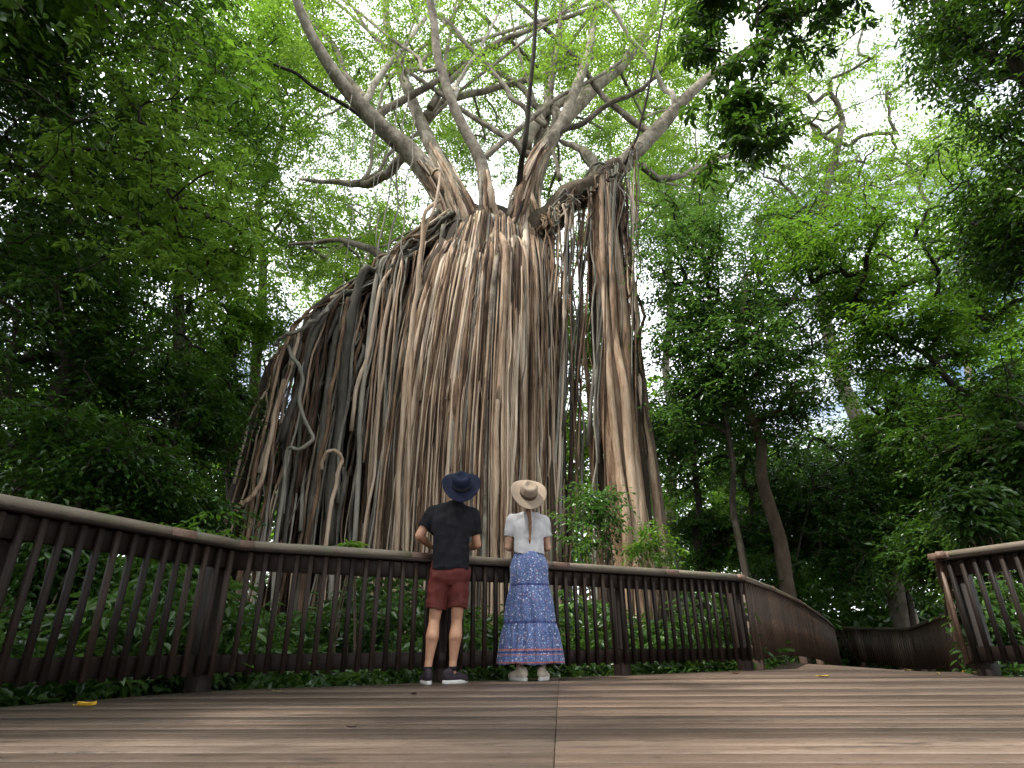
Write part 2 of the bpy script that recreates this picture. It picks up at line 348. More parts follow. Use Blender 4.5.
# ------------------------------------------------------------------ railings
def railing(label, P, zs, posts, group='timber railings of the boardwalk', mat='rail_dark', side=1, spacing=.118, cap=True, jl=1.55, hgt=1.08, bmax=100, b0=None, bw=.0185):
    """P: plan polyline, zs: deck level at each vertex; side: +1 puts balusters to the right of the run"""
    P = np.array(P, float); zs = np.array(zs, float)
    seg = np.linalg.norm(np.diff(P, axis=0), axis=1); cum = np.concatenate([[0], np.cumsum(seg)]); L = cum[-1]
    def pt(s):
        return np.array([np.interp(s, cum, P[:, 0]), np.interp(s, cum, P[:, 1]), np.interp(s, cum, zs)])
    def fr_(s):
        k = min(len(seg)-1, max(0, np.searchsorted(cum, s, 'right')-1)); d = (P[k+1]-P[k])/seg[k]
        return np.array([d[0], d[1], (zs[k+1]-zs[k])/seg[k]]), np.array([d[1], -d[0], 0])*side
    o = empty('wooden_railing', (*P[0], zs[0]), label, 'railing', group=group)
    up, lo, sh = MB(), MB(), MB()
    def beam(b, s0, s1, off, z, hy, hz, ov=0.):
        cuts = [s0]+[c for c in cum if s0+.01 < c < s1-.01]+[s1]
        for a, c in zip(cuts[:-1], cuts[1:]):
            p, q = pt(a+1e-4), pt(c-1e-4); d, nn = fr_((a+c)/2)
            m = (p+q)/2; Lh = np.linalg.norm(q-p)/2
            boxat(b, m+nn*off+np.array([0, 0, z]), Lh, hy, hz, d, var=random.uniform(.3, .7), bev=.006)
    beam(up, .0, L, -.022, hgt-.155, .018, .068)
    beam(lo, .0, L, -.022, .185, .018, .062)
    beam(sh, .0, L, .005, hgt-.070, .055, .013)
    up.build('upper_rail', M[mat], o); lo.build('lower_rail', M[mat], o); sh.build('rail_shelf', M[mat], o)
    # round weathered handrail in lengths, with brown joint blocks
    if cap:
        hm = MB(); cuts = list(np.arange(0, L, jl)); cuts = cuts[:-1] if L-cuts[-1] < .5 else cuts
        for a in cuts:
            b = a+jl if a != cuts[-1] else L
            ss = np.linspace(a+.0, b-.0, max(3, int((b-a)/.3)))
            Q = np.array([pt(min(s, L))+[0, 0, hgt-.026+random.uniform(-.003, .003)] for s in ss])
            V0 = hm.n; tube(hm, Q, .034, 10, var=random.uniform(.3, .7), rough=.03, seed=int(a*10))
        hm.build('handrail', M['rail_cap'], o, smooth=True)
        for a in cuts[1:]+[0.001]:
            if a > L: continue
            d, nn = fr_(a+.01); jb = MB(); boxat(jb, pt(a)+[0, 0, hgt-.030], .10, .042, .032, d, bev=.012, var=random.random())
            jb.build('joint_block', M['rail_joint'], o)
    s = spacing*.6 if b0 is None else b0; n = 0
    while s < L-.02 and n < bmax:
        p = pt(s); d, nn = fr_(s); b = MB(); t = random.uniform(-.006, .006)
        q0 = p+nn*.018+np.array([0, 0, .105]); q1 = p+nn*.018+np.array([d[0]*t, d[1]*t, hgt-.09])
        boxat(b, (q0+q1)/2, np.linalg.norm(q1-q0)/2, bw, .0165, q1-q0, (nn[0], nn[1], 0), var=random.random(), bev=.004)
        b.build('baluster', M[mat], o); s += spacing+random.uniform(-.004, .004); n += 1
    for s in posts:
        p = pt(min(s, L)); d, nn = fr_(s); b = MB()
        g = float(gz(p[0], p[1])); zt = p[2]+hgt-.085; zb = min(g-.2, p[2]-.4)
        boxat(b, (*(p[:2]-nn[:2]*.112), (zt+zb)/2), (zt-zb)/2, .068, .068, (0, 0, 1), (nn[0], nn[1], 0), var=random.random(), bev=.008)
        b.build('post', M[mat], o)
    return o
railing('dark railing run at the left edge of the deck, rising towards the left frame edge', [CL, CA], [0, 0], [.1, 1.9, 3.6, 5.14], side=1)
Lf = np.linalg.norm(CB-CA)
railing('long railing run in front of the two people, with pale round handrail', [CA, CB], [0, 0], [1.86, 3.92, Lf-.03], side=1, b0=.09)
# ramp: left railing curves down and away
def rp(px, py, Y): q = at(px, py, Y); return q
r1, r2, r3, r4 = rp(771, 586.5, 9.9), rp(801, 601.5, 12.2), rp(822, 616, 14.4), rp(832.5, 625.5, 16.2)
rampL = [(CB[0], CB[1], 0)]+[(q[0], q[1], q[2]-1.08) for q in (r1, r2, r3, r4)]
railing('reddish slatted railing curving down along the left side of the ramp', [p[:2] for p in rampL], [p[2] for p in rampL], [.9, 2.9, 4.9, 6.9, 8.9], side=1, mat='rail_ramp', jl=2.4, bw=.029)
s1, s2, s3, s4 = rp(949, 611.5, 12.2), rp(909, 627.5, 16.6), rp(870, 627.5, 19.2), rp(826, 626.5, 21.5)
rampR = [(CC[0], CC[1], 0)]+[(q[0], q[1], q[2]-1.08) for q in (s1, s2, s3, s4)]
railing('far railing on the outer right side of the ramp, turning back behind its lower end', [p[:2] for p in rampR], [p[2] for p in rampR], [.5]+list(np.arange(2.5, 20, 2.2)), side=-1, mat='rail_ramp', jl=2.4, spacing=.14, bmax=160, bw=.045)
railing('dark railing run at the right edge of the deck beside the ramp entrance', [CC, CR], [0, 0], [.06, 1.9, 3.8], side=1, jl=1.7)
t1, t2 = rp(748, 629, 20), rp(655, 630, 20.5)
wl = [(s4[0], s4[1]), (t1[0], t1[1]), (t2[0], t2[1])]
railing('low distant railing of the boardwalk seen behind the right corner post', wl, [s4[2]-1.08, t1[2]-1.08, t2[2]-1.08], [.2, 2.5, 5, 7.5, 9.5], side=1, jl=2.4, spacing=.17)
# ramp boards
def ribbon(name, A, B, bwid=.142):
    mb = MB(); A = np.array(A, float); B = np.array(B, float)
    ca = np.concatenate([[0], np.cumsum(np.linalg.norm(np.diff(A, axis=0), axis=1))]); cb = np.concatenate([[0], np.cumsum(np.linalg.norm(np.diff(B, axis=0), axis=1))])
    n = int(max(ca[-1], cb[-1])/bwid)
    fa = lambda t: np.array([np.interp(t*ca[-1], ca, A[:, k]) for k in range(3)]); fb = lambda t: np.array([np.interp(t*cb[-1], cb, B[:, k]) for k in range(3)])
    for i in range(n):
        t0, t1_ = (i+.03)/n, (i+.97)/n
        V = [fa(t0), fb(t0), fb(t1_), fa(t1_)]; V = np.array(V+[v-[0, 0, .03] for v in V])
        mb.add(V, np.array([[0, 1, 2, 3], [7, 6, 5, 4], [0, 4, 5, 1], [1, 5, 6, 2], [2, 6, 7, 3], [3, 7, 4, 0]]), rs.random())
    return setp(mb.build(name, M['deck']), kind='structure')
z3 = np.array([RD[0], RD[1], 0])*.78
la = [np.array(p, float) for p in rampL]; ra = [np.array(p, float) for p in rampR[:3]]
la[0] = la[0]+z3; ra[0] = ra[0]+z3
for q in (la, ra):
    q[0][2] = -.02
ribbon('ramp', la, ra)
tl = (rampL[-1], (t1[0], t1[1]-2.2, t1[2]-1.08), (t2[0], t2[1]-2.2, t2[2]-1.08)); tr = (rampR[2], rampR[3], (t1[0]+1, t1[1], t1[2]-1.08), (t2[0], t2[1], t2[2]-1.08))
ribbon('boardwalk', tl, tr)

# ------------------------------------------------------------------ foliage
def norm(a): return a/(np.linalg.norm(a, axis=-1, keepdims=True)+1e-9)
def leaf_arrays(p, a, nrm, L, wr=.42, fold=.12, simple=False):
    """p base, a axis, nrm approx normal, L lengths -> verts, faces"""
    s = norm(np.cross(a, nrm)); u = np.cross(s, a); n = len(p); L = L[:, None]; w = L*wr
    if simple:
        V = np.stack([p, p+a*L*.5+s*w*.5+u*L*fold, p+a*L, p+a*L*.5-s*w*.5+u*L*fold], 1).reshape(-1, 3)
        i = np.arange(n)[:, None]*4
        return V, np.concatenate([i+[0, 1, 2], i+[0, 2, 3]])
    tip = p+a*L-u*L*.12
    V = np.stack([p, p+a*L*.28+s*w*.42+u*L*fold*.7, p+a*L*.66+s*w*.40+u*L*fold*.5, tip, p+a*L*.66-s*w*.40+u*L*fold*.5, p+a*L*.28-s*w*.42+u*L*fold*.7], 1).reshape(-1, 3)
    i = np.arange(n)[:, None]*6
    return V, np.concatenate([i+[0, 1, 2, 3], i+[0, 3, 4, 5]])
def sprays(mb, C, rad, g, twigs=5, per=7, leaf=.12, wr=.42, droop=.35, simple=False, mi=0, out=None, flat=.35, up=0., var0=0.):
    """leafy sprays round the clump centres C: twigs leave each centre, leaves alternate along them"""
    C = np.asarray(C); n = len(C)
    az = g.rand(n, twigs)*2*np.pi; el = g.normal(up, flat, (n, twigs))
    D = np.stack([np.cos(az)*np.cos(el), np.sin(az)*np.cos(el), np.sin(el)], -1)
    if out is not None: D = norm(D+out[:, None, :]*.8)
    rr = (np.asarray(rad).reshape(-1, 1)*(.6+.7*g.rand(n, twigs)))
    t = (np.arange(per)+.6+.5*g.rand(n, twigs, per))/per
    pos = C[:, None, None, :]+D[:, :, None, :]*(rr[:, :, None]*t)[..., None]
    pos[..., 2] -= droop*rr[:, :, None]*t**2
    side = np.where(np.arange(per) % 2, 1., -1.)[None, None, :, None]
    S = norm(np.cross(D, [0, 0, 1.]))[:, :, None, :]
    A = norm(D[:, :, None, :]*.8+S*side*.85+g.normal(0, .25, (n, twigs, per, 3))+np.array([0, 0, -.35-droop*.5]))
    Nn = norm(g.normal(0, .38, (n, twigs, per, 3))+np.array([0, 0, 1.]))
    Ls = leaf*(.65+.6*g.rand(n*twigs*per))
    V, Fq = leaf_arrays(pos.reshape(-1, 3), A.reshape(-1, 3), Nn.reshape(-1, 3), Ls, wr, simple=simple)
    cv = np.clip(g.normal(.5, .2, n), 0, 1)
    var = np.clip(np.repeat(cv, twigs*per)+g.normal(0, .14, n*twigs*per)+var0, 0, 1)
    mb.add(V, Fq, np.concatenate([var, var]), mi)
    return D, rr
def crown_points(c, r, nlobe, per, g, lobe=.42, shell=.5):
    """uneven crown: clump centres gathered in lobes inside an ellipsoid"""
    c = np.array(c, float); r = np.array(r, float)*np.ones(3)
    d = norm(g.normal(0, 1, (nlobe, 3))); q = (shell+(1-shell)*g.rand(nlobe))[:, None]*.85
    LC = c+d*q*r
    P = LC[:, None, :]+g.normal(0, .56, (nlobe, per, 3))*lobe*r*(.6+.8*g.rand(nlobe, 1, 1))
    return LC, P.reshape(-1, 3)
def growtwigs(mb, base, targets, g, rtip=.008, rmax=.2, var=.4, jit=.05):
    """join every leaf clump to the nearest wood already grown; limbs thicken with what they carry"""
    n0 = len(base); m = len(targets)
    pos = np.zeros((n0+3*m, 3)); pos[:n0] = base; par = np.full(n0+3*m, -1); n = n0
    d0 = np.min(np.linalg.norm(targets[:, None]-base[None, ::max(1, n0//40)], axis=2), axis=1)
    order = np.argsort(d0+g.normal(0, .25, m)*d0.mean())
    paths = []
    for k in order:
        t = targets[k]; dv = t-pos[:n]; d = np.sqrt((dv**2).sum(1)); pen = d+np.clip(-dv[:, 2], 0, None)*.35
        j = int(np.argmin(pen)); L = d[j]; a = pos[j]
        w = g.normal(0, jit*L, (2, 3)); w[:, 2] += .08*L
        p1, p2 = a+(t-a)*.34+w[0], a+(t-a)*.68+w[1]
        pos[n], pos[n+1], pos[n+2] = p1, p2, t; par[n] = j; par[n+1] = n; par[n+2] = n+1; paths.append((j, n)); n += 3
    cnt = np.zeros(n); cnt[n0:] = 0; tips = np.arange(n0+2, n, 3); cnt[tips] = 1
    for i in range(n-1, n0-1, -1):
        if par[i] >= 0: cnt[par[i]] += cnt[i]
    rad = np.minimum(rmax, rtip*np.maximum(cnt, 1)**.52)
    for j, a in paths:
        P = np.array([pos[j], pos[a], pos[a+1], pos[a+2]]); r = [min(rad[a]*1.15, rmax), rad[a], rad[a+1], rad[a+2]*.8]
        big = rad[a] > .03
        tube(mb, smoothpath(P, 8) if big else P, r, 7 if big else 4 if rad[a] > .014 else 3, var=var, cap=False, rough=.05 if big else 0)
TREES = 'forest trees around the boardwalk'
def tree(label, trunk, r0, crown, leafm='leaf_mid', barkm='bark', seed=1, nlobe=16, per=26, leaf=.15, rad=.5, twigs=5, lper=6, wr=.42, simple=True, droop=.35, name='forest_tree', cat='tree', limbs=True, lobe=.42, extra=None, shell=.5):
    """trunk: list of points from the ground up; crown: list of (centre, radii)"""
    g = np.random.RandomState(seed); trunk = np.array(trunk, float)
    o = empty(name, trunk[0], label, cat, group=TREES)
    T = smoothpath(trunk, 26, seed, .03*np.linalg.norm(trunk[-1]-trunk[0])*.3, 3)
    tm = MB(); rr = np.linspace(1, .35, 26)*r0; rr[0] *= 1.5; rr[1] *= 1.2
    tube(tm, T, rr, 10, var=.5, rough=.05, seed=seed)
    cm = MB(); tg = []
    for ci, cr in enumerate(crown):
        c, r = cr[0], cr[1]; nl = cr[2] if len(cr) > 2 else nlobe
        LC, P = crown_points(c, r, nl, per, g, lobe, shell)
        sprays(cm, P, rad, g, twigs, lper, leaf, wr, droop, simple); tg.append(P)
    if limbs: growtwigs(tm, T[8:], np.vstack(tg), g, .006 if not simple else .008, r0*.55)
    tm.build('trunk', M[barkm], o, smooth=True); cm.build('crown', M[leafm], o)
    return o
def G(px, py, Y):                                     # ground point below the pixel's point
    p = at(px, py, Y); p[2] = gz(p[0], p[1])-.1; return p
def E_(px, py, Y, rx, ry, rd=None, n=None):           # crown ellipsoid from its place and size as seen, at depth Y
    m = mpp(px, py, Y); c = at(px, py, Y); r = (rx*m, rd if rd else rx*m*.9, ry*m/math.cos(math.atan2(c[2], Y))*1.0)
    return (c, r) if n is None else (c, r, n)

# ------------------------------------------------------------------ the curtain fig
FY = 14.0
g = np.random.RandomState(11)
fb = at(470, 600, FY); fb[2] = -1.0
fig = empty('curtain_fig_tree', fb, 'huge curtain fig with pale aerial roots hanging to the ground behind the people', 'tree')
def surf(px, py, off=0):
    """front surface of the root curtain: nearer in the middle of the body"""
    t = (px-475)/130.0
    y = FY - 1.9*math.sqrt(max(0, 1-min(1, abs(t))**2.2)) if px > 345 else FY
    if px < 400: y = min(y, FY-.2) + (400-px)*.002
    return y + off
# inner mass of fused roots, shade between strands put into its dark colour
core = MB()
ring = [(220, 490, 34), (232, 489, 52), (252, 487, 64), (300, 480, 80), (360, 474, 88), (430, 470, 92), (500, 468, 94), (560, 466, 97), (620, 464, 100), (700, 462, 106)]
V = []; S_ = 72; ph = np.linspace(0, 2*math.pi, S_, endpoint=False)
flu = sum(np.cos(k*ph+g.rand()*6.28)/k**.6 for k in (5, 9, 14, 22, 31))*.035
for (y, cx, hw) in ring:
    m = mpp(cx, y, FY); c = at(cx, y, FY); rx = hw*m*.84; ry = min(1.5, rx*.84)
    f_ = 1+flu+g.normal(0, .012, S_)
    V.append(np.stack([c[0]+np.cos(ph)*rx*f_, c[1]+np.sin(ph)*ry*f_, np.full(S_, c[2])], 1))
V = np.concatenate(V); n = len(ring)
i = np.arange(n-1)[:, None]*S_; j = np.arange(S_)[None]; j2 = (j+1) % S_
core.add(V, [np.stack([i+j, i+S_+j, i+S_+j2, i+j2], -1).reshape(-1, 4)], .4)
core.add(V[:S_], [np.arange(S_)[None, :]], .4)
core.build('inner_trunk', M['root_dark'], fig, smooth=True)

def limb(pts, r, name='branch', mat='branch', sides=10, n=30, seed=0, amp=.06, rough=.05, var=.5, ext=None, parts=True, mbx=None):
    """pts: (px, py, Y)"""
    P = np.array([at(*p) for p in pts]); 
    P = smoothpath(P, n, seed, amp*(.55 if name == 'branch' else 1), 4)
    if name == 'branch': r = [q*.8 for q in r]
    rad = np.interp(np.linspace(0, 1, n), np.linspace(0, 1, len(r)), r)
    m = MB() if mbx is None else mbx
    tube(m, P, rad, sides, var=var, rough=rough, seed=seed)
    if mbx is None: m.build(name, M[mat], fig, smooth=True)
    return P, rad
# sloping host log on the left and the arching limb on the right
limb([(478, 215, 14.3), (430, 252, 14.2), (385, 282, 14.0), (335, 314, 13.9), (290, 350, 13.9), (268, 395, 14.0), (242, 480, 14.0), (214, 600, 14.0), (196, 700, 14.0)], [.46, .46, .40, .34, .28, .24, .24, .28, .3], 'leaning_host_log', 'root_dark', 14, 40, 3, .1, .09)
limb([(515, 300, 14.0), (520, 262, 13.9), (535, 232, 13.8), (560, 208, 13.7), (585, 190, 13.6), (604, 176, 13.6), (618, 166, 13.7)], [.5, .5, .46, .42, .40, .36, .28], 'arching_limb', 'bark', 14, 30, 4, .06, .12)
BR = []
def B(pts, r, seed, **k): BR.append(limb(pts, r, seed=seed, **k)); return BR[-1]
B([(474, 300, 13.9), (462, 235, 13.6), (438, 190, 13.4), (412, 156, 13.2), (388, 135, 13.0), (350, 92, 12.4), (322, 50, 11.8), (299, 3, 11.2), (285, -60, 10.6)], [.4, .48, .43, .37, .33, .26, .20, .16, .12], 21, sides=14, rough=.07)
B([(480, 290, 13.6), (471, 232, 13.3), (447, 175, 13.3), (424, 130, 13.8), (405, 86, 14.2), (391, 45, 14.6), (385, -5, 15.0), (375, -60, 15.2)], [.45, .42, .33, .27, .22, .18, .15, .1], 22, sides=12, rough=.07)
B([(495, 290, 13.3), (491, 232, 12.9), (480, 166, 12.6), (455, 108, 12.2), (440, 58, 11.9), (429, 0, 11.5), (420, -50, 11.2)], [.34, .27, .21, .17, .15, .13, .1], 23, sides=12)
B([(508, 262, 13.6), (517, 195, 13.2), (523, 150, 12.3), (528, 105, 11.8), (534, 40, 11.2), (537, -30, 10.6)], [.16, .12, .10, .085, .07, .06], 24, mat='bark_dark')
B([(506, 300, 13.6), (512, 234, 13.2), (532, 166, 13.2), (557, 128, 13.4), (575, 92, 13.6), (592, 40, 14.2), (602, -10, 14.6), (610, -60, 15)], [.4, .34, .26, .22, .20, .16, .14, .1], 25, sides=12)
B([(520, 240, 14.6), (538, 165, 15), (565, 117, 15.6), (610, 76, 16.4), (640, 40, 17), (660, -5, 17.6)], [.5, .36, .32, .28, .24, .18], 26, sides=12)
B([(535, 170, 15.2), (547, 105, 16), (555, 55, 16.6), (566, -5, 17.2)], [.3, .24, .2, .16], 27)
B([(530, 250, 14.8), (570, 205, 14.4), (604, 178, 13.9), (632, 157, 13.8), (664, 121, 13.6), (700, 85, 13.4), (760, 42, 13), (830, -10, 12.5)], [.3, .33, .36, .33, .26, .2, .15, .1], 28, sides=12, rough=.06)
B([(430, 108, 13.9), (458, 73, 13.9), (494, 45, 14), (538, 27, 14.2), (592, 9, 14.4), (637, -6, 14.8)], [.16, .13, .12, .10, .08, .06], 29)
B([(440, 14, 13), (470, 45, 13.2), (500, 82, 13.4), (520, 104, 13.5), (547, 124, 13.5)], [.06, .09, .1, .1, .11], 30)
B([(424, 118, 14.4), (452, 97, 15), (492, 90, 15.6), (530, 80, 16), (575, 62, 16.4), (640, 48, 17)], [.2, .16, .14, .13, .11, .08], 31)
B([(524, 150, 14.6), (535, 122, 15.2), (566, 97, 15.8), (600, 84, 16.4), (632, 58, 17)], [.3, .27, .24, .2, .14], 32)
B([(408, 152, 14), (388, 172, 14.4), (364, 184, 14.8), (340, 184, 15.2), (300, 178, 15.8)], [.2, .2, .17, .12, .06], 33)
B([(392, 142, 13), (350, 108, 12.9), (305, 82, 12.8), (262, 58, 12.6), (215, 48, 12.4)], [.1, .08, .07, .055, .04], 34, mat='bark_dark')
B([(600, 190, 13.8), (592, 160, 14.4), (578, 148, 15), (560, 140, 15.4)], [.25, .2, .15, .1], 35)
B([(640, 165, 14), (660, 178, 14.6), (690, 172, 15), (720, 160, 15.5), (760, 150, 16)], [.16, .15, .12, .09, .06], 36)
B([(395, 262, 15), (360, 246, 15.4), (330, 240, 16), (290, 246, 16.5)], [.2, .14, .1, .06], 37)
B([(452, 110, 13), (446, 60, 13.6), (452, 20, 14), (470, -30, 14.4)], [.1, .08, .07, .05], 38)
B([(560, 180, 14.4), (548, 130, 14.6), (520, 60, 14.8), (505, -20, 15)], [.08, .06, .05, .04], 39)
B([(625, 165, 13.4), (640, 120, 12.8), (655, 60, 12.2), (668, -20, 11.6)], [.05, .045, .04, .03], 40, mat='bark_dark')
gb = np.random.RandomState(77)
for k in range(20):                                   # the finer fan of limbs
    bi = [0, 1, 2, 4, 5, 7, 6, 12][k % 8]; P_, R_b = BR[bi]; ii = gb.randint(9, 20); a = P_[ii]
    tx = 250+k*27+gb.normal(0, 25); b = at(tx, gb.uniform(-110, -20), gb.uniform(12.5, 18)); c_ = at(512+(tx-512)*.75, 70, 14); m_ = a*.45+b*.55+np.array([0, 0, -.3])+gb.normal(0, .35, 3)
    Pq = smoothpath([a, a*.75+m_*.25+gb.normal(0, .1, 3), m_, b], 26, 60+k, .09, 4); r0_ = R_b[ii]*.55
    m = MB(); tube(m, Pq, np.linspace(r0_, .035, 26), 8, var=gb.rand(), rough=.05, seed=k); m.build('branch', M['branch'], fig, smooth=True); BR.append((Pq, np.linspace(r0_, .035, 26)))
# pillar of fused roots on the right
def pillar(off, w0, seed, mat='root', Y0=13.6, yt=170, dx=0, name='pillar_root'):
    P = [(604+off*.5+dx, yt, Y0), (608+off*.8, 250, Y0-.05), (613+off*.9, 330, Y0-.1), (621+off, 430, Y0-.15), (630+off*1.1, 520, Y0-.2), (636+off*1.3, 600, Y0-.25), (640+off*1.4, 700, Y0-.3)]
    limb(P, [w0*.7, w0*.9, w0, w0*1.1, w0*1.25, w0*1.4, w0*1.5], name, mat, 10, 40, seed, .05, .06, var=random.uniform(.45, .85))
pillar(0, .24, 50); pillar(-11, .17, 51, Y0=13.5); pillar(9, .17, 52, Y0=13.55); pillar(-20, .11, 53, Y0=13.7, mat='root_dark'); pillar(17, .12, 54, Y0=13.7, mat='root_dark'); pillar(3, .1, 55, Y0=13.3); pillar(-6, .09, 56, Y0=13.28); pillar(30, .07, 57, Y0=13.9, mat='bark'); pillar(24, .08, 58, Y0=13.8); pillar(-30, .06, 59, Y0=13.8)

# aerial roots
ROOTS = []                                            # (size seen, path, radii, material, var, sides)
def root(p0, p1, r, mat, seed, amp=.05, n=34, mid=None, freq=6, sides=6, var=None, rough=.06, taper=.8):
    """p0, p1: (px, py, Y) top and foot"""
    a, b = at(*p0), at(*p1)
    pts = [a] + ([at(*q) for q in mid] if mid else []) + [b]
    P = smoothpath(pts, n, seed, amp, freq)
    ROOTS.append((r*len(pts), P, np.linspace(r*taper, r, n), mat, g.rand() if var is None else var, sides, rough))
yb = 700                                              # feet lie out of sight below the railing
def foot(px): return yb
# 1. body curtain, three layers over a back one coloured dark as gap shade
for k in range(470):
    lay = 0 if k < 120 else 1 if k < 250 else 2 if k < 350 else 3
    u = g.rand()*2-1; u = np.sign(u)*abs(u)**.85
    pt_ = 489+u*48; pbm = 466+u*100+g.normal(0, 4)
    yt = 200+abs(u)*40+g.rand()*16 if g.rand() < .8 else 230+g.rand()*150
    fr = (yt-205)/(620-205); px0 = pt_*(1-fr)+pbm*fr if yt > 240 else pt_
    q = []; du = g.normal(0, .05); dd = [.02, .16, .30, .34][lay]+g.normal(0, .035)
    for f_, ku in ((.15, 0), (.42, .5), (.75, 1)):
        yy = yt+(yb-yt)*f_; hw = np.interp(yy, [205, 250, 300, 400, 560, 700], [46, 64, 77, 90, 99, 108]); cx = np.interp(yy, [205, 300, 400, 560, 700], [489, 480, 472, 466, 462])
        uu = np.clip(u+du*ku, -1, 1); xx = cx+uu*hw+g.normal(0, .9)
        q.append((xx, yy, FY-(min(1.55, hw*.0245)+dd)*math.sqrt(max(.02, 1-uu*uu))))
    yd0 = FY-(1.15+dd*.7)*math.sqrt(max(.05, 1-min(.95, u*u)))
    r = [.065, .032, .030, .013][lay]*math.exp(g.normal(0, .38))
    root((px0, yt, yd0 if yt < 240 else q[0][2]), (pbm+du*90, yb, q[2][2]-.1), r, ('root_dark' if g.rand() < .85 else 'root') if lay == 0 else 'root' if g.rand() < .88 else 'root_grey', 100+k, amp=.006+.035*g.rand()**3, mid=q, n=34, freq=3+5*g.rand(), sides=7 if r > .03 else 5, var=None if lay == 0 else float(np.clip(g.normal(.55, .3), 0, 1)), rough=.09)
# roots that start on the limb bases and flow down over the crotch
for k in range(230):
    bi = [0, 0, 0, 1, 1, 2, 2, 4, 4, 5, 7][g.randint(11)]; P_, R_b = BR[bi]; hi = {0: 11, 1: 12, 2: 10, 4: 12, 5: 9, 7: 8}[bi]
    i1 = g.randint(4, hi); pts = []; gx = g.uniform(-.95, .95)
    for ii in range(i1, 1, -2):
        gx = np.clip(gx+g.normal(0, .12), -.97, .97); rr_ = R_b[ii]*(.94 if ii == i1 else 1.02)
        pts.append(P_[ii]+np.array([gx*rr_, -math.sqrt(1-gx*gx)*rr_, 0]))
        if pts[-1][2] < at(489, 225, 13)[2]: break
    e = pts[-1]; u = float(np.clip((e[0]-at(488, 240, 13)[0])/1.45+g.normal(0, .10), -.98, .98))
    dd = .12+.22*g.rand(); full = g.rand() < .6
    for (py, cx, hw, ry) in ((262, 486, 68, 1.5), (400, 472, 90, 1.55), (540, 467, 99, 1.55)):
        pts.append(at(cx+u*hw, py, FY-(ry+dd)*math.sqrt(max(.03, 1-u*u))))
        if not full and py == 400: break
    if full: pts.append(at(463+u*107, yb, FY-(1.6+dd)*math.sqrt(max(.03, 1-u*u))))
    Pq = smoothpath(pts, 44, 1500+k, .008+.02*g.rand(), 5); r = .036*math.exp(g.normal(0, .42))
    ROOTS.append((r*6, Pq, r*np.clip(np.linspace(.25, 7, 44), 0, 1)*np.linspace(1.15, .8, 44), 'root' if g.rand() < .85 else 'branch', float(np.clip(g.normal(.55, .28), 0, 1)), 6, .08))
# back of the body, for the sides
for k in range(40):
    u = g.rand()*2-1; q = [(480+u*85, 330, FY+1.5*math.sqrt(1-u*u)), (470+u*96, 470, FY+1.7*math.sqrt(1-u*u))]
    root((488+u*50, 220, FY+1.1*math.sqrt(1-u*u)), (464+u*104, yb, FY+1.8*math.sqrt(1-u*u)), .08*math.exp(g.normal(0, .4)), 'root', 400+k, mid=q, amp=.06)
# 2. left curtain under the host log
def ridge(t):
    ts = [0, .25, .5, .75, 1]; return np.interp(t, ts, [462, 410, 365, 318, 276]), np.interp(t, ts, [212, 252, 288, 318, 350])
for k in range(84):
    t = g.rand(); x0, y0 = ridge(t); y0 += g.normal(0, 5)
    lean = np.interp(t, [0, .3, .6, 1], [44, 52, 62, 84])*(1+g.normal(0, .13))
    dy = g.normal(0, .45); Y0 = 13.75+dy*.6 if t > .3 else 13.0+dy*.4
    x1 = x0-lean*(1.5 if g.rand() < .12 and t > .6 else 1); fr = .35+.1*g.rand()
    mid = [(x0-lean*.22+g.normal(0, 2), y0+(yb-y0)*.2, Y0-.15), (x0-lean*.58+g.normal(0, 3), y0+(yb-y0)*.55, Y0-.1+g.normal(0, .15))]
    r = .026*math.exp(g.normal(0, .55)); yend = yb
    if g.rand() < .12: yend = y0+(560-y0)*g.uniform(.4, .9); x1 = x0-lean*.6
    root((x0, y0, Y0), (x1, yend, Y0-.1), r, 'root' if g.rand() < .55 else 'root_grey', 600+k, amp=.02+.09*g.rand()**3*(t > .3), mid=mid if yend == yb else None, freq=6, n=40, sides=6)
# thick roots added behind the left curtain, coloured dark for shade in its gaps
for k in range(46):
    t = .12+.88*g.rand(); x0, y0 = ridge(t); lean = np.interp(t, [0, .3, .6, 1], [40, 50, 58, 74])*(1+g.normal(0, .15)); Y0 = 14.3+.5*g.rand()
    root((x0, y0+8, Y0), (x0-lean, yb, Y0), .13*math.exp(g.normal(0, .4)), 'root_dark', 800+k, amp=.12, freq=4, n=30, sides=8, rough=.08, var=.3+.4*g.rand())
# roots that crawl down the top of the sloping log
for k in range(40):
    o_ = g.normal(0, 5); e = g.uniform(.3, 1); Y0 = 13.5-g.rand()*.25
    mid = [(ridge(q*e)[0]+o_*.5+g.normal(0, 3), ridge(q*e)[1]-4+o_*.5+g.normal(0, 3), Y0) for q in (.3, .65)]
    x1, y1 = ridge(e)
    mid.append((x1+3, y1-2, Y0-.1))
    root((466+o_, 200+o_*.6, Y0-.2), (x1-np.interp(e, [.3, 1], [22, 46])+g.normal(0, 6), y1+g.uniform(120, 300), Y0-.1), .04*math.exp(g.normal(0, .4)), 'root_grey' if g.rand() < .5 else 'root', 900+k, amp=.05, mid=mid, n=44, freq=9)
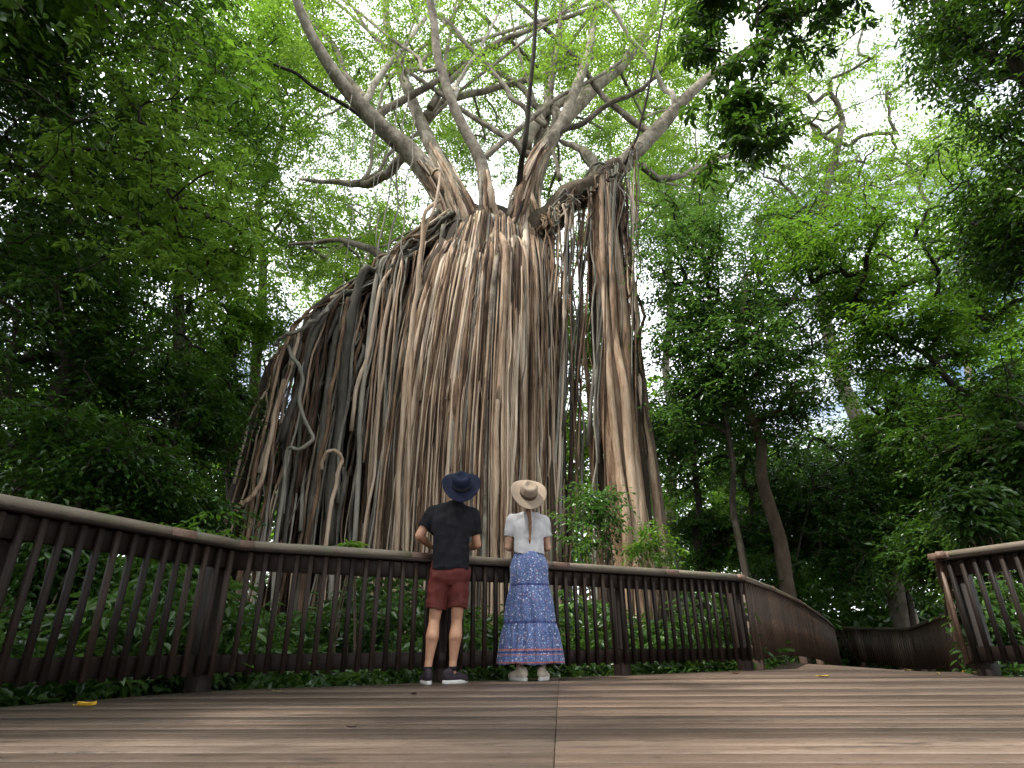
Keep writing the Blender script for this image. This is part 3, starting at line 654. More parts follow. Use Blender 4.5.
# crooked looping roots
def loopy(pts, r, seed, mat='root_grey', var=.7): 
    a = [at(*p) for p in pts]; P = smoothpath(a, 48, seed, .02, 8); ROOTS.append((9+r, P, np.full(48, r), mat, var, 7, .06))
loopy([(288, 345, 13.2), (296, 362, 13.0), (303, 378, 12.9), (300, 400, 12.9), (306, 425, 12.9), (313, 440, 12.85), (300, 449, 12.85), (288, 452, 12.9), (282, 500, 13), (275, 560, 13), (268, 700, 13)], .045, 1)
loopy([(322, 470, 13), (326, 455, 12.9), (336, 450, 12.8), (342, 462, 12.8), (336, 480, 12.8), (330, 520, 12.8), (326, 560, 12.8), (322, 700, 12.8)], .045, 3, 'root')
loopy([(275, 345, 13.3), (284, 336, 13.1), (300, 330, 13.0), (318, 318, 13.0), (330, 308, 13.2)], .05, 4)
loopy([(440, 200, 12.6), (425, 215, 12.4), (422, 250, 12.3), (415, 300, 12.3), (405, 380, 12.2), (398, 480, 12.2), (390, 700, 12.2)], .05, 5, 'root')
loopy([(432, 175, 12.8), (440, 172, 12.6), (436, 200, 12.5), (424, 235, 12.5), (418, 290, 12.4), (412, 360, 12.4), (404, 700, 12.3)], .04, 6, 'root')
loopy([(225, 520, 13.2), (240, 505, 13), (250, 500, 13), (262, 480, 13), (270, 440, 13.1), (284, 380, 13.2)], .055, 7, 'root')
# 3. thin strands hanging under the arching limb, and beside the pillar
for k in range(60):
    x0 = 536+g.rand()*104 if k < 44 else 536+g.rand()*48; arch = np.interp(x0, [536, 560, 585, 604, 618, 640], [236, 212, 194, 182, 172, 150])
    Y0 = 13.5+g.normal(0, .2); long_ = g.rand() < .42
    y1 = yb if long_ else arch+g.uniform(60, 300)
    hug = g.rand() < .6
    root((x0-g.rand()*6, arch-(11 if hug else 2), Y0+.05), (x0+g.normal(3, 5), y1, Y0),  (.016 if not long_ else .024)*math.exp(g.normal(0, .45)), 'root' if g.rand() < .7 else 'root_grey', 1000+k, amp=.05+.04*g.rand(), n=30, freq=6, sides=5, mid=[(x0, arch+1, Y0-.42), (x0, arch+22, Y0-.3)] if hug else None)
for k in range(18):
    a = g.randint(0, 4); XS, YS = [528, 548, 566, 585, 602, 616], [250, 222, 203, 188, 175, 163]; o1 = g.normal(0, 6); Y0 = 13.3-.1*g.rand()
    root((XS[a], YS[a]+o1, Y0+.05), (XS[a]+g.uniform(-6, 14), g.uniform(300, 620), Y0-.05), .025*math.exp(g.normal(0, .5)), 'root' if g.rand() < .6 else 'root_grey', 1300+k, amp=.04, n=34, freq=6, sides=6, mid=[(XS[a+1], YS[a+1]+o1+g.normal(0, 3), Y0), (XS[a+1]+g.uniform(-2, 9), YS[a+1]+30, Y0)])
for k in range(16):
    x0 = 622+g.rand()*16
    root((x0-6, 175+g.rand()*30, 13.5), (x0+14+g.rand()*10, yb, 13.4), .03*math.exp(g.normal(0, .4)), 'root_dark' if g.rand() < .5 else 'root', 1100+k, amp=.08, n=30, freq=6, sides=5, mid=[(x0+2, 330, 13.5), (x0+8, 480, 13.5)])
# lianas from the left branches
for k, (a, b, r) in enumerate([((405, 52, 13), (377, 275, 13.2), .022), ((411, 60, 13), (384, 290, 13.2), .03), ((396, 92, 12.8), (372, 230, 13), .014), ((352, 95, 12.2), (345, 330, 12.6), .012), ((371, 60, 12.5), (382, 300, 12.8), .014), ((415, 120, 12.8), (398, 262, 12.6), .02), ((333, 66, 12), (312, 260, 12.5), .010)]):
    root(a, b, r, 'root_grey', 1200+k, amp=.06, n=24, freq=4, sides=5, var=.8)
# flaring roots at the foot
ROOTS.sort(key=lambda q: -q[0]*(1 if q[1][:, 1].mean() < 14.1 else .3))
for q in ROOTS[:100]:
    m = MB(); tube(m, q[1], q[2], q[5]+1, var=q[4], rough=q[6], seed=int(q[4]*1e6)); m.build('aerial_root', M[q[3]], fig, smooth=True)
rest = MB(); ml = ['root', 'root_grey', 'root_dark', 'branch', 'bark']
for q in ROOTS[100:]:
    tube(rest, q[1], q[2], q[5], var=q[4], rough=q[6], seed=int(q[4]*1e6), mi=ml.index(q[3]))
o = rest.build('aerial_roots', [M[k] for k in ml], fig, smooth=True); o['kind'] = 'stuff'
# twigs and leaves of the fig's crown
tw = MB(); lf = MB(); g = np.random.RandomState(12)
C_ = []
def volume(n, px, py, Y):
    for _ in range(n):
        C_.append(at(g.uniform(*px), g.uniform(*py), g.uniform(*Y)))
volume(950, (250, 720), (-120, 75), (12, 20)); volume(700, (250, 720), (40, 150), (16, 24)); volume(260, (290, 470), (120, 270), (17, 25)); volume(330, (520, 720), (120, 260), (17, 26)); volume(220, (200, 800), (-420, -100), (9, 18)); volume(80, (440, 620), (90, 190), (17, 22))
C_ = np.array(C_)
# thin the volume with slow noise so that the sky shows in patches
kk = np.sin(C_[:, 0]*1.1+2)*np.cos(C_[:, 2]*.9)+np.sin(C_[:, 1]*.8+C_[:, 0]*.5)
C_ = C_[kk+g.normal(0, .5, len(C_)) > -.75]
BP = np.vstack([p[8:] for p, r in BR])
growtwigs(tw, BP, C_, g, .0065, .08, .6, .035)
sprays(lf, C_, .8, g, 8, 10, .135, .46, .3, True)
o = tw.build('twigs', M['branch'], fig, smooth=True); o['kind'] = 'stuff'
lf.build('crown', M['leaf_bright'], fig)

# ------------------------------------------------------------------ forest trees
# right of the fig
tree('slender leafy tree with dense mid green crown just right of the fig pillar', [G(752, 600, 13.5), at(745, 540, 13.5), at(735, 470, 13.5), at(722, 380, 13.6), at(705, 270, 13.8), at(700, 200, 14)], .09,
     [E_(700, 270, 13.8, 62, 95, 2.0, 15), E_(690, 390, 14.0, 50, 60, 1.6, 9), E_(735, 350, 13.2, 45, 60, 1.5, 7)], 'leaf_cool', 'bark_dark', 31, leaf=.14, per=24)
tree('brown trunked tree leaning left behind the middle railing run near the corner post', [G(795, 610, 15), at(785, 575, 15), at(768, 500, 15), at(752, 430, 15.1), at(742, 370, 15.2), at(748, 290, 15.4)], .2,
     [E_(790, 300, 15.5, 85, 85, 2.6, 18), E_(770, 410, 15.6, 60, 45, 2.0, 8)], 'leaf_cool', 'bark', 32, leaf=.15)
tree('tall pale trunked tree with yellow green crown in the upper right', [G(905, 620, 19), at(893, 560, 19), at(872, 480, 19), at(853, 405, 19), at(835, 330, 19.3), at(830, 230, 19.6), at(835, 130, 20)], .38,
     [E_(850, 110, 19.5, 120, 95, 4.2, 26), E_(780, 190, 20, 70, 60, 3, 10)], 'leaf_bright', 'bark_pale', 33, leaf=.17, lobe=.36)
tree('dark limbed tree with boughs reaching left from the right frame edge', [G(1090, 600, 12), at(1080, 520, 12), at(1040, 450, 12), at(990, 408, 12.1), at(930, 372, 12.2), at(885, 335, 12.3), at(862, 305, 12.4)], .12,
     [E_(880, 250, 12.5, 100, 65, 2.2, 20), E_(1000, 290, 12.8, 50, 60, 2.0, 9), E_(900, 345, 12.6, 70, 40, 1.6, 9)], 'leaf_mid', 'bark_dark', 34, leaf=.14, lobe=.38)
tree('dark tree with low boughs hanging over the right railing', [G(1130, 640, 8.5), at(1120, 420, 8.6), at(1085, 250, 8.8), at(1050, 120, 9), at(1020, 40, 9.2)], .22,
     [E_(990, 60, 8.2, 68, 120, 1.5, 16), E_(1015, 230, 8.6, 50, 70, 1.2, 9), E_(985, 430, 10.5, 60, 50, 1.5, 7)], 'leaf_dark', 'bark_dark', 35, leaf=.13, per=30)
tree('mid green bushy tree filling the gap above the ramp railing', [G(960, 640, 17), at(955, 560, 17), at(950, 480, 17), at(940, 420, 17)], .14,
     [E_(935, 480, 17, 80, 62, 2.6, 16), E_(870, 540, 18, 60, 50, 2.2, 9)], 'leaf_dark', 'bark', 36, leaf=.16)
tree('broad dark green tree low behind the leaning brown trunk', [G(700, 640, 18), at(700, 560, 18), at(697, 490, 18), at(690, 400, 18.3)], .16,
     [E_(700, 450, 18.5, 75, 55, 2.6, 15), E_(800, 490, 19, 75, 65, 2.6, 16), E_(720, 540, 18, 55, 40, 2.0, 10)], 'leaf_cool', 'bark_dark', 37, leaf=.17)
tree('small sapling with glossy dark leaves beside the ramp entrance', [G(790, 650, 16.5), at(792, 590, 16.5), at(805, 520, 16.5), at(815, 470, 16.6)], .05,
     [E_(835, 520, 16.8, 55, 66, 1.6, 14)], 'leaf_cool', 'bark_dark', 38, leaf=.13)
tree('tree with light green layered sprays high behind the right railing', [G(1010, 640, 11.5), at(1015, 540, 11.5), at(1005, 470, 11.4)], .06,
     [E_(985, 470, 11, 45, 30, 1.0, 7), E_(1010, 540, 10.5, 40, 45, 1.0, 7)], 'leaf_ground', 'bark', 39, leaf=.15)
tree('far pale green tree glimpsed above the dark boughs on the right', [G(980, 620, 30), at(970, 400, 30), at(960, 250, 30)], .3,
     [E_(960, 210, 30, 110, 90, 6, 18), E_(1040, 340, 30, 60, 60, 4, 7)], 'leaf_bright', 'bark_pale', 40, leaf=.26, rad=.8)
tree('leafy tree hiding the middle of the pale trunk, above the ramp', [G(900, 640, 17.5), at(898, 540, 17.5), at(893, 460, 17.5), at(890, 400, 17.6)], .09,
     [E_(895, 415, 17.6, 75, 55, 2.2, 17), E_(915, 510, 17.2, 60, 45, 1.8, 10)], 'leaf_mid', 'bark_dark', 42, leaf=.15)
tree('dark leafy tree filling the right edge above the railing', [G(1060, 640, 12), at(1055, 520, 12), at(1040, 420, 12), at(1030, 360, 12)], .1,
     [E_(1000, 420, 12, 65, 55, 1.8, 15), E_(950, 555, 12.5, 48, 42, 1.3, 8)], 'leaf_dark', 'bark_dark', 43, leaf=.14)
tree('mid green tree closing the gap left of the leaning host log', [G(222, 640, 16), at(225, 500, 16), at(232, 400, 16), at(236, 320, 16.2)], .12,
     [E_(235, 320, 16.3, 52, 62, 2.0, 17), E_(225, 410, 16, 40, 50, 1.6, 8)], 'leaf_mid', 'bark_dark', 44, leaf=.15)
# overhanging bough, top right of centre
o = tree('dark overhanging bough with large drooping leaves at the top, right of centre', [at(800, -420, 7.0), at(790, -200, 7.2), at(775, -60, 7.3), at(745, 20, 7.4), at(735, 90, 7.5)], .05,
     [E_(748, 95, 7.4, 42, 48, .5, 7), E_(690, 15, 7.4, 38, 28, .5, 4), E_(800, 5, 7.4, 70, 30, .7, 7), E_(790, -160, 7.4, 150, 90, 1.8, 14)], 'leaf_dark', 'bark_dark', 41, leaf=.16, wr=.40, simple=False, per=9, rad=.26, name='overhanging_bough', cat='branch', lobe=.5)
# left of the fig
tree('large dark tree filling the left edge of the picture', [G(28, 640, 9.5), at(38, 480, 9.6), at(50, 380, 9.7), at(62, 250, 9.8), at(75, 120, 9.9), at(85, 0, 10)], .2,
     [E_(55, 130, 9.2, 120, 130, 2.2, 34), E_(40, 330, 9.2, 100, 100, 1.9, 24), E_(120, -60, 9, 160, 70, 2.6, 12)], 'leaf_dark', 'bark_dark', 51, leaf=.13, per=28)
tree('mid green tree with layered boughs between the left edge and the fig', [G(150, 640, 12.5), at(160, 500, 12.5), at(165, 380, 12.6), at(175, 240, 12.8), at(185, 90, 13), at(190, 0, 13)], .2,
     [E_(200, 90, 13, 95, 100, 2.6, 28), E_(170, 260, 13, 100, 85, 2.4, 26)], 'leaf_mid', 'bark_dark', 52, leaf=.14, per=28)
tree('brighter green tree behind the left side of the fig crown', [G(240, 640, 18), at(250, 480, 18), at(262, 330, 18.2), at(268, 180, 18.6), at(270, 60, 19)], .24,
     [E_(268, 60, 18.5, 75, 110, 3.4, 18), E_(270, 230, 19, 70, 75, 3, 14)], 'leaf_bright', 'bark', 53, leaf=.17)
tree('dark understorey tree against the left flank of the hanging roots', [G(165, 640, 11.5), at(172, 520, 11.5), at(180, 420, 11.5), at(190, 350, 11.6)], .09,
     [E_(170, 380, 11.5, 70, 60, 1.8, 13), E_(215, 425, 12.6, 38, 55, 1.0, 7), E_(110, 440, 11, 70, 55, 1.5, 11)], 'leaf_dark', 'bark_dark', 54, leaf=.13)
tree('low dark tree behind the left railing run', [G(60, 640, 8), at(70, 540, 8), at(80, 460, 8.1)], .06,
     [E_(70, 460, 8.2, 75, 50, 1.2, 12), E_(170, 500, 9.5, 55, 32, 1.0, 8)], 'leaf_dark', 'bark_dark', 55, leaf=.12)
o = tree('nearby bough of large bright green leaves at the upper left', [at(-160, 300, 6.2), at(-80, 170, 6.4), at(0, 158, 6.6), at(70, 152, 6.8), at(140, 160, 7.0)], .05,
     [E_(175, 200, 6.9, 85, 60, .8, 26), E_(150, 130, 6.9, 75, 50, .8, 22), E_(215, 255, 7.1, 48, 34, .6, 10), E_(60, 165, 6.6, 60, 30, .6, 10)], 'leaf_bright', 'bark_dark', 56, leaf=.125, wr=.40, simple=False, per=3, rad=.24, twigs=4, droop=.2, name='overhanging_bough', cat='branch', lobe=.5)
tree('tall dark tree whose crown hangs over the top left corner', [np.array([-7.5, 4.5, -1.1]), np.array([-7.3, 4.6, 3]), np.array([-7.0, 4.8, 7]), np.array([-6.2, 5.4, 10])], .3,
     [E_(40, -60, 7.5, 150, 90, 2.4, 20), ((-6.5, 3.5, 8.5), (3, 3, 2.2), 12)], 'leaf_dark', 'bark_dark', 57, leaf=.14, per=26)
# trees behind and directly beyond the fig
tree('bright backlit tree seen through the gap between curtain and pillar', [G(560, 640, 22), at(565, 480, 22), at(570, 380, 22.4), at(572, 300, 22.8)], .2,
     [E_(575, 330, 22, 55, 75, 2.6, 15), E_(570, 460, 22, 50, 60, 2.4, 10)], 'leaf_bright', 'bark', 61, leaf=.2)
tree('dark tree added behind the leaning host log to darken the root gaps', [G(330, 640, 18), at(330, 500, 18), at(328, 420, 18)], .2,  # added to block the brightness behind the root curtain
     [E_(330, 455, 18, 75, 75, 2.0, 18), E_(240, 450, 17.5, 50, 75, 2.0, 12)], 'leaf_dark', 'bark_dark', 62, leaf=.17, per=30)
tree('leafy tree far behind the left shoulder of the fig', [G(380, 640, 26), at(375, 400, 26), at(370, 250, 26.5)], .25,
     [E_(350, 240, 26, 75, 70, 4, 16), E_(420, 300, 26, 70, 60, 3.5, 10)], 'leaf_bright', 'bark', 63, leaf=.24, rad=.7)
tree('canopy tree high behind the right shoulder of the fig', [G(670, 640, 27), at(672, 400, 27), at(668, 200, 27.5)], .3,
     [E_(672, 180, 27, 70, 80, 4, 15), E_(610, 90, 28, 80, 60, 4, 10)], 'leaf_bright', 'bark_pale', 64, leaf=.25, rad=.7)

# unseen trees behind and beside the camera, added to keep light off the deck
bt = tree('unseen broad tree added behind the viewer to shade the deck', [[0, -9, -1], [.3, -9, 4], [0, -8.6, 9], [.2, -8.2, 13]], .35,
     [((0, -7.5, 12.5), (6, 5.5, 3.6), 34)], 'leaf_mid', 'bark', 65, leaf=.3, rad=.8, per=22)
for k, (x, y, z, a, s_) in enumerate([(-10, -5, 0, 1.2, 1.0), (9.5, -5.5, 0, 2.6, 1.05), (11.5, 3.0, -.3, 4.0, .95), (-11, 3.5, 0, 5.1, 1.0), (1, -16, 0, .6, 1.2), (-14, -14, 0, 2, 1.2), (15, -13, 0, 3.3, 1.2)]):
    c = bt.copy(); COL.objects.link(c); c.location = (x, y, -1+z); c.rotation_euler = (0, 0, a); c.scale = (s_,)*3
    c['label'] = ['shade tree added left of the deck, outside the picture', 'shade tree added right of and behind the deck, outside the picture', 'shade tree added close on the right of the deck, outside the picture', 'shade tree added on the left flank of the deck, outside the picture', 'unseen shade tree added far behind the viewer', 'unseen shade tree added at the far back left', 'unseen shade tree added at the far back right'][k]
    for ch in bt.children:
        d_ = ch.copy(); COL.objects.link(d_); d_.parent = c

tree('light green understorey tree far behind the leaning brown trunk', [G(760, 640, 24), at(762, 520, 24), at(765, 440, 24)], .12,
     [E_(745, 500, 24, 90, 65, 3.5, 18), E_(860, 470, 25, 80, 70, 3.5, 14)], 'leaf_mid', 'bark', 66, leaf=.22, rad=.7)
# shrubs in front of and beside the roots
def shrub(label, px, py, Y, rx, ry, leafm, leaf=.12, n=10, seed=1, simple=False, per=7, group='leafy shrubs around the fig'):
    g = np.random.RandomState(seed); c, r = E_(px, py, Y, rx, ry); b = G(px, py, Y)
    o = empty('shrub', b, label, 'shrub', group=group)
    LC, P = crown_points(c, r, n, per, g, .45, .4)
    m = MB(); sprays(m, P, min(.32, r[0]*.5), g, 5, 5, leaf, .42, .3, simple); m.build('foliage', M[leafm], o)
    m = MB()
    for k in range(7):
        e = LC[k % len(LC)]; tube(m, smoothpath([b+g.normal(0, .06, 3)*[1, 1, 0], (b+e)/2+g.normal(0, .1, 3), e], 8), np.linspace(.018, .006, 8), 5, var=.5)
    m.build('stem', M['bark'], o, smooth=True)
shrub('bushy green shrub at the foot of the right hand pillar', 592, 520, 11.5, 32, 44, 'leaf_cool', .10, 15, 71, per=5)
shrub('low shrub right of the pillar foot with small leaves', 655, 545, 12, 30, 22, 'leaf_mid', .09, 9, 72, per=5)
shrub('tuft of light green leaves poking above the handrail left of the man', 352, 548, 6.9, 13, 10, 'leaf_bright', .09, 4, 73, per=4)
shrub('pale leaved shrub just over the right railing', 975, 510, 9.5, 38, 26, 'leaf_ground', .15, 9, 74)
shrub('dark shrub between the ramp railing and the leaning brown trunk', 778, 575, 16, 40, 28, 'leaf_dark', .13, 10, 75)
shrub('dense shrub beside the lower end of the ramp', 890, 585, 22, 55, 32, 'leaf_dark', .16, 12, 76)
shrub('shrub beneath the right railing with pale undersides', 1000, 615, 7.8, 45, 40, 'leaf_ground', .11, 10, 77)
shrub('dark shrub behind the far left stretch of railing', 45, 560, 5.6, 60, 45, 'leaf_dark', .10, 14, 78)
shrub('leafy shrub behind the corner post on the left', 170, 560, 7.2, 55, 32, 'leaf_mid', .11, 12, 79)
# undergrowth: continuous leafy cover beyond the railings
g = np.random.RandomState(80); mb = MB()
def cover(n, xr, yr, hmax, leaf, keep, rad=.28, mi=0, simple=True):
    X = g.uniform(*xr, n); Yy = g.uniform(*yr, n); k = keep(X, Yy); X, Yy = X[k], Yy[k]
    patch = .5+.5*np.sin(X*1.3+.6)*np.cos(Yy*1.1+X*.4)
    H = g.rand(len(X))**.8*hmax*(.55+.6*patch)
    C = np.stack([X, Yy, gz(X, Yy)+.05+H], 1)
    sprays(mb, C, rad, g, 5, 5, leaf, .5, .3, simple, mi, up=.15)
nn_ = np.array([-NV[1], NV[0]])
beyond = lambda X, Y: ((X-CA[0])*nn_[0]+(Y-CA[1])*nn_[1] > .28)
dln = np.array([dl[1], -dl[0]]);
leftof = lambda X, Y: ((X-CA[0])*(-dl[1])+(Y-CA[1])*dl[0] < -.28)
def inpoly(X, Y, P):
    c = np.zeros(len(X), bool); k = len(P)
    for i in range(k):
        a, b = P[i], P[(i+1) % k]
        m = ((a[1] <= Y) != (b[1] <= Y)) & (X < a[0]+(Y-a[1])/(b[1]-a[1]+1e-9)*(b[0]-a[0])); c ^= m
    return c
rampP = [p[:2] for p in rampL]+[p[:2] for p in rampR[::-1]]; rampP = [np.array(p) for p in rampP]
deckP = [np.array(p) for p in poly]
def grow(ps, m):                                       # widen a polygon a little about its centre line
    c = np.mean(ps, axis=0); return [c+(p-c)*(1+m/np.linalg.norm(p-c)) for p in ps]
dP, rP = grow(deckP, .22), grow(rampP, .75)
off = lambda X, Y: ~inpoly(X, Y, dP) & ~inpoly(X, Y, rP)
cover(5600, (-6, 5), (3.2, 10.5), 1.95, .115, lambda X, Y: off(X, Y) & ~((X > 4.2) & (Y < 9)), simple=False)
cover(2600, (-9, 6.5), (9.5, 14.5), 1.3, .14, lambda X, Y: off(X, Y))
cover(3200, (-16, 22), (12, 30), 1.9, .19, off, .4, 1)
cover(1500, (4.3, 11), (0, 12), 1.5, .13, off, .3, 1)
cover(1200, (-9, -2.6), (-1, 5), 1.5, .12, off, .3, 1)
setp(mb.build('undergrowth', [M['leaf_ground'], M['leaf_dark']]), 'leafy green undergrowth covering the ground beyond the railings', 'undergrowth', kind='stuff')
# distant forest, one mass
g = np.random.RandomState(90); mb = MB()
for k in range(34):
    a = R_(-66+132*(k+.5*g.rand())/33); D = g.uniform(30, 52); x, y = D*math.sin(a), D*math.cos(a); h = g.uniform(10, 20)
    z0 = float(gz(x, y)); tube(mb, smoothpath([[x, y, z0-.5], [x+g.normal(0, .6), y, z0+h*.5], [x+g.normal(0, 1), y, z0+h*.85]], 10), np.linspace(.35, .12, 10), 6, var=.5, mi=1)
    LC, P = crown_points((x, y, z0+h*.62), (5.0, 4.5, h*.42), 16, 12, g, .42, .4)
    sprays(mb, P, 1.1, g, 5, 6, .42, .5, .3, True, 0)
for k in range(60):
    a = R_(-68+136*g.rand()); D = g.uniform(24, 45); x, y = D*math.sin(a), D*math.cos(a); z0 = float(gz(x, y))
    LC, P = crown_points((x, y, z0+1.6), (3.2, 3, 2.6), 8, 10, g, .5, .4); sprays(mb, P, .9, g, 5, 5, .34, .5, .3, True, 2)
setp(mb.build('distant_forest', [M['leaf_mid'], M['bark'], M['leaf_dark']]), 'distant rainforest seen in pieces between the nearer trees', 'forest', kind='stuff')

# ------------------------------------------------------------------ people
def fabric(name, stops, scale=9, rough=.9, sheen=0, fold=.5, coord='Object', stretch=(1, 1, .5)):
    m, nt, out = newmat(name)
    n = noise(nt, scale, 5, stretch=stretch); f2 = noise(nt, 350, 2)
    c = ramp(nt, n, stops)
    bsdf(nt, out, c, rough, math_(nt, 'ADD', n, math_(nt, 'MULTIPLY', f2, .15)), fold, .02, .12, sheen); return m
def skinmat(name, a, b):
    m, nt, out = newmat(name)
    n = noise(nt, 14, 5)
    p = bsdf(nt, out, ramp(nt, n, [(.3, a), (.7, b)]), .5, noise(nt, 120, 3), .1, .003, .4)
    p.inputs['Subsurface Weight'].default_value = .12; p.inputs['Subsurface Radius'].default_value = (.5, .2, .1); p.inputs['Subsurface Scale'].default_value = .01
    return m
M['skin_m'] = skinmat('light tanned skin', (.34, .17, .10), (.46, .25, .155))
M['skin_w'] = skinmat('fair skin', (.36, .20, .13), (.47, .28, .19))
M['tee_black'] = fabric('black jersey', [(.3, (.006, .006, .008)), (.7, (.015, .015, .018))])
M['tee_white'] = fabric('off white jersey', [(.3, (.34, .33, .34)), (.7, (.50, .49, .50))])
M['shorts'] = fabric('maroon shorts cloth', [(.3, (.060, .014, .012)), (.7, (.13, .032, .026))], rough=.6)
M['hat_navy'] = plain('navy felt', (.012, .015, .032), .9, .15, 12, .12)
M['hat_band'] = plain('black ribbon', (.008, .008, .012), .6)
M['hat_tan'] = plain('sand coloured felt', (.28, .22, .165), .9, .08, 12, .2)
M['band_brown'] = plain('brown ribbon', (.07, .045, .03), .6)
M['hair_dark'] = plain('dark brown hair', (.03, .018, .012), .5, .3, 60)
M['hair_brown'] = plain('chestnut hair', (.17, .085, .04), .45, .35, 60)
M['shoe_dark'] = plain('dark plum mesh', (.02, .012, .018), .8, .3, 40)
M['shoe_beige'] = plain('beige canvas', (.48, .41, .33), .8, .12, 40)
M['sole'] = plain('white rubber', (.55, .53, .50), .6, .08, 20)
M['eye'] = plain('eye', (.6, .6, .58), .2); M['iris'] = plain('dark iris', (.03, .02, .015), .2)
def skirtmat():
    m, nt, out = newmat('blue floral cotton')
    tc = nt.nodes.new('ShaderNodeTexCoord'); o_ = tc.outputs['Object']
    base = ramp(nt, noise(nt, 10, 4), [(.3, (.045, .068, .175)), (.7, (.10, .135, .29))])
    def vor(scale, lo, hi, seed):
        mp = nt.nodes.new('ShaderNodeMapping'); mp.inputs['Location'].default_value = (seed, seed*2, seed*3); nt.links.new(o_, mp.inputs[0])
        v = nt.nodes.new('ShaderNodeTexVoronoi'); v.inputs['Scale'].default_value = scale; nt.links.new(mp.outputs[0], v.inputs['Vector'])
        return ramp(nt, v.outputs['Distance'], [(lo, (1, 1, 1)), (hi, (0, 0, 0))])
    c = mixc(nt, vor(55, .22, .34, .3), base, (.16, .26, .45))
    c = mixc(nt, vor(30, .17, .24, 1.7), c, (.50, .54, .64))
    c = mixc(nt, vor(36, .16, .22, 4.1), c, (.42, .22, .30))
    c = mixc(nt, vor(60, .14, .24, 7.3), c, (.36, .42, .56))
    sx = nt.nodes.new('ShaderNodeSeparateXYZ'); nt.links.new(o_, sx.inputs[0]); z = sx.outputs[2]
    def band(z0, hw): return math_(nt, 'LESS_THAN', math_(nt, 'ABSOLUTE', math_(nt, 'SUBTRACT', z, z0)), hw)
    for z0, hw, col in ((.778, .010, (.03, .045, .15)), (.462, .010, (.03, .045, .15)), (.245, .007, (.36, .13, .12)), (.205, .004, (.33, .14, .14)), (.145, .006, (.33, .11, .11)), (.226, .006, (.03, .04, .14))):
        c = mixc(nt, band(z0, hw), c, col)
    bsdf(nt, out, c, .8, noise(nt, 350, 2), .2, .004, .3, .2); return m
M['skirt'] = skirtmat()

def capsule(bm_v, bm_f, a, b, ra, rb, seg=14, fa=(1, 1), side=None, flat=1.0):
    """closed tapered capsule from a to b; flat squashes it along `side`'s cross direction"""
    a, b = np.array(a, float), np.array(b, float); d = b-a; L = np.linalg.norm(d)
    if L < 1e-6: d = np.array([0, 0, 1e-5]); L = 1e-5
    T = d/L; ref = np.array(side if side is not None else ([1, 0, 0] if abs(T[0]) < .8 else [0, 1, 0]), float)
    A = ref-T*(ref@T); A /= np.linalg.norm(A); Bv = np.cross(T, A)
    rows = []
    for k in range(1, 5): q = math.pi/2*k/5; rows.append((-ra*math.cos(q), ra*math.sin(q)))
    for k in range(0, 7): t = k/6; rows.append((L*t, ra+(rb-ra)*t))
    for k in range(4, 0, -1): q = math.pi/2*k/5; rows.append((L+rb*math.cos(q), rb*math.sin(q)))
    th = np.linspace(0, 2*math.pi, seg, endpoint=False)
    base = len(bm_v)
    for (h, r) in rows:
        for t in th: bm_v.append(a+T*h+A*r*math.cos(t)+Bv*r*flat*math.sin(t))
    n = len(rows)
    for i in range(n-1):
        for j in range(seg):
            j2 = (j+1) % seg; bm_f.append((base+i*seg+j, base+i*seg+j2, base+(i+1)*seg+j2, base+(i+1)*seg+j))
    s0 = len(bm_v); bm_v.append(a-T*ra); s1 = len(bm_v); bm_v.append(b+T*rb)
    for j in range(seg):
        j2 = (j+1) % seg; bm_f.append((s0, base+j2, base+j)); bm_f.append((s1, base+(n-1)*seg+j, base+(n-1)*seg+j2))
def fuse(name, caps, voxel, mat, parent, smooth_it=4, cut=None, fold=0, seed=1):
    """melts tapered capsules into one continuous surface"""
    v, f = [], []
    for c in caps: capsule(v, f, *c[:4], **(c[4] if len(c) > 4 else {}))
    me = bpy.data.meshes.new(name+'_src'); me.from_pydata([tuple(x) for x in v], [], f); me.update()
    o = bpy.data.objects.new(name+'_src', me); COL.objects.link(o)
    r = o.modifiers.new('r', 'REMESH'); r.mode = 'VOXEL'; r.voxel_size = voxel; r.adaptivity = 0
    s = o.modifiers.new('s', 'SMOOTH'); s.iterations = smooth_it; s.factor = .5
    dg = bpy.context.evaluated_depsgraph_get(); m2 = bpy.data.meshes.new_from_object(o.evaluated_get(dg))
    bpy.data.objects.remove(o); bpy.data.meshes.remove(me)
    m2.name = name
    if cut or fold:
        bm = bmesh.new(); bm.from_mesh(m2)
        if fold:
            from mathutils import noise as mn
            bm.normal_update()
            for q in bm.verts:
                p = q.co; w = mn.noise(Vector((p.x*9+seed, p.y*9, p.z*5.5)))*.6+mn.noise(Vector((p.x*20, p.y*20+seed, p.z*13)))*.3
                w2 = 1-abs(mn.noise(Vector((p.x*7-p.z*6+seed*2, p.y*7, p.z*9+p.x*4))))*2.5
                q.co += q.normal*(w*fold+max(-.4, w2)*fold*.5)
        for (co, no) in (cut or []):
            geom = bm.verts[:]+bm.edges[:]+bm.faces[:]
            bmesh.ops.bisect_plane(bm, geom=geom, plane_co=co, plane_no=no, clear_outer=True)
        bm.to_mesh(m2); bm.free()
    for p in m2.polygons: p.use_smooth = True
    m2.materials.clear(); m2.materials.append(mat)
    o = bpy.data.objects.new(name, m2); COL.objects.link(o); o.parent = parent
    if cut:
        so_ = o.modifiers.new('thickness', 'SOLIDIFY'); so_.thickness = .005; so_.offset = -1
    return o
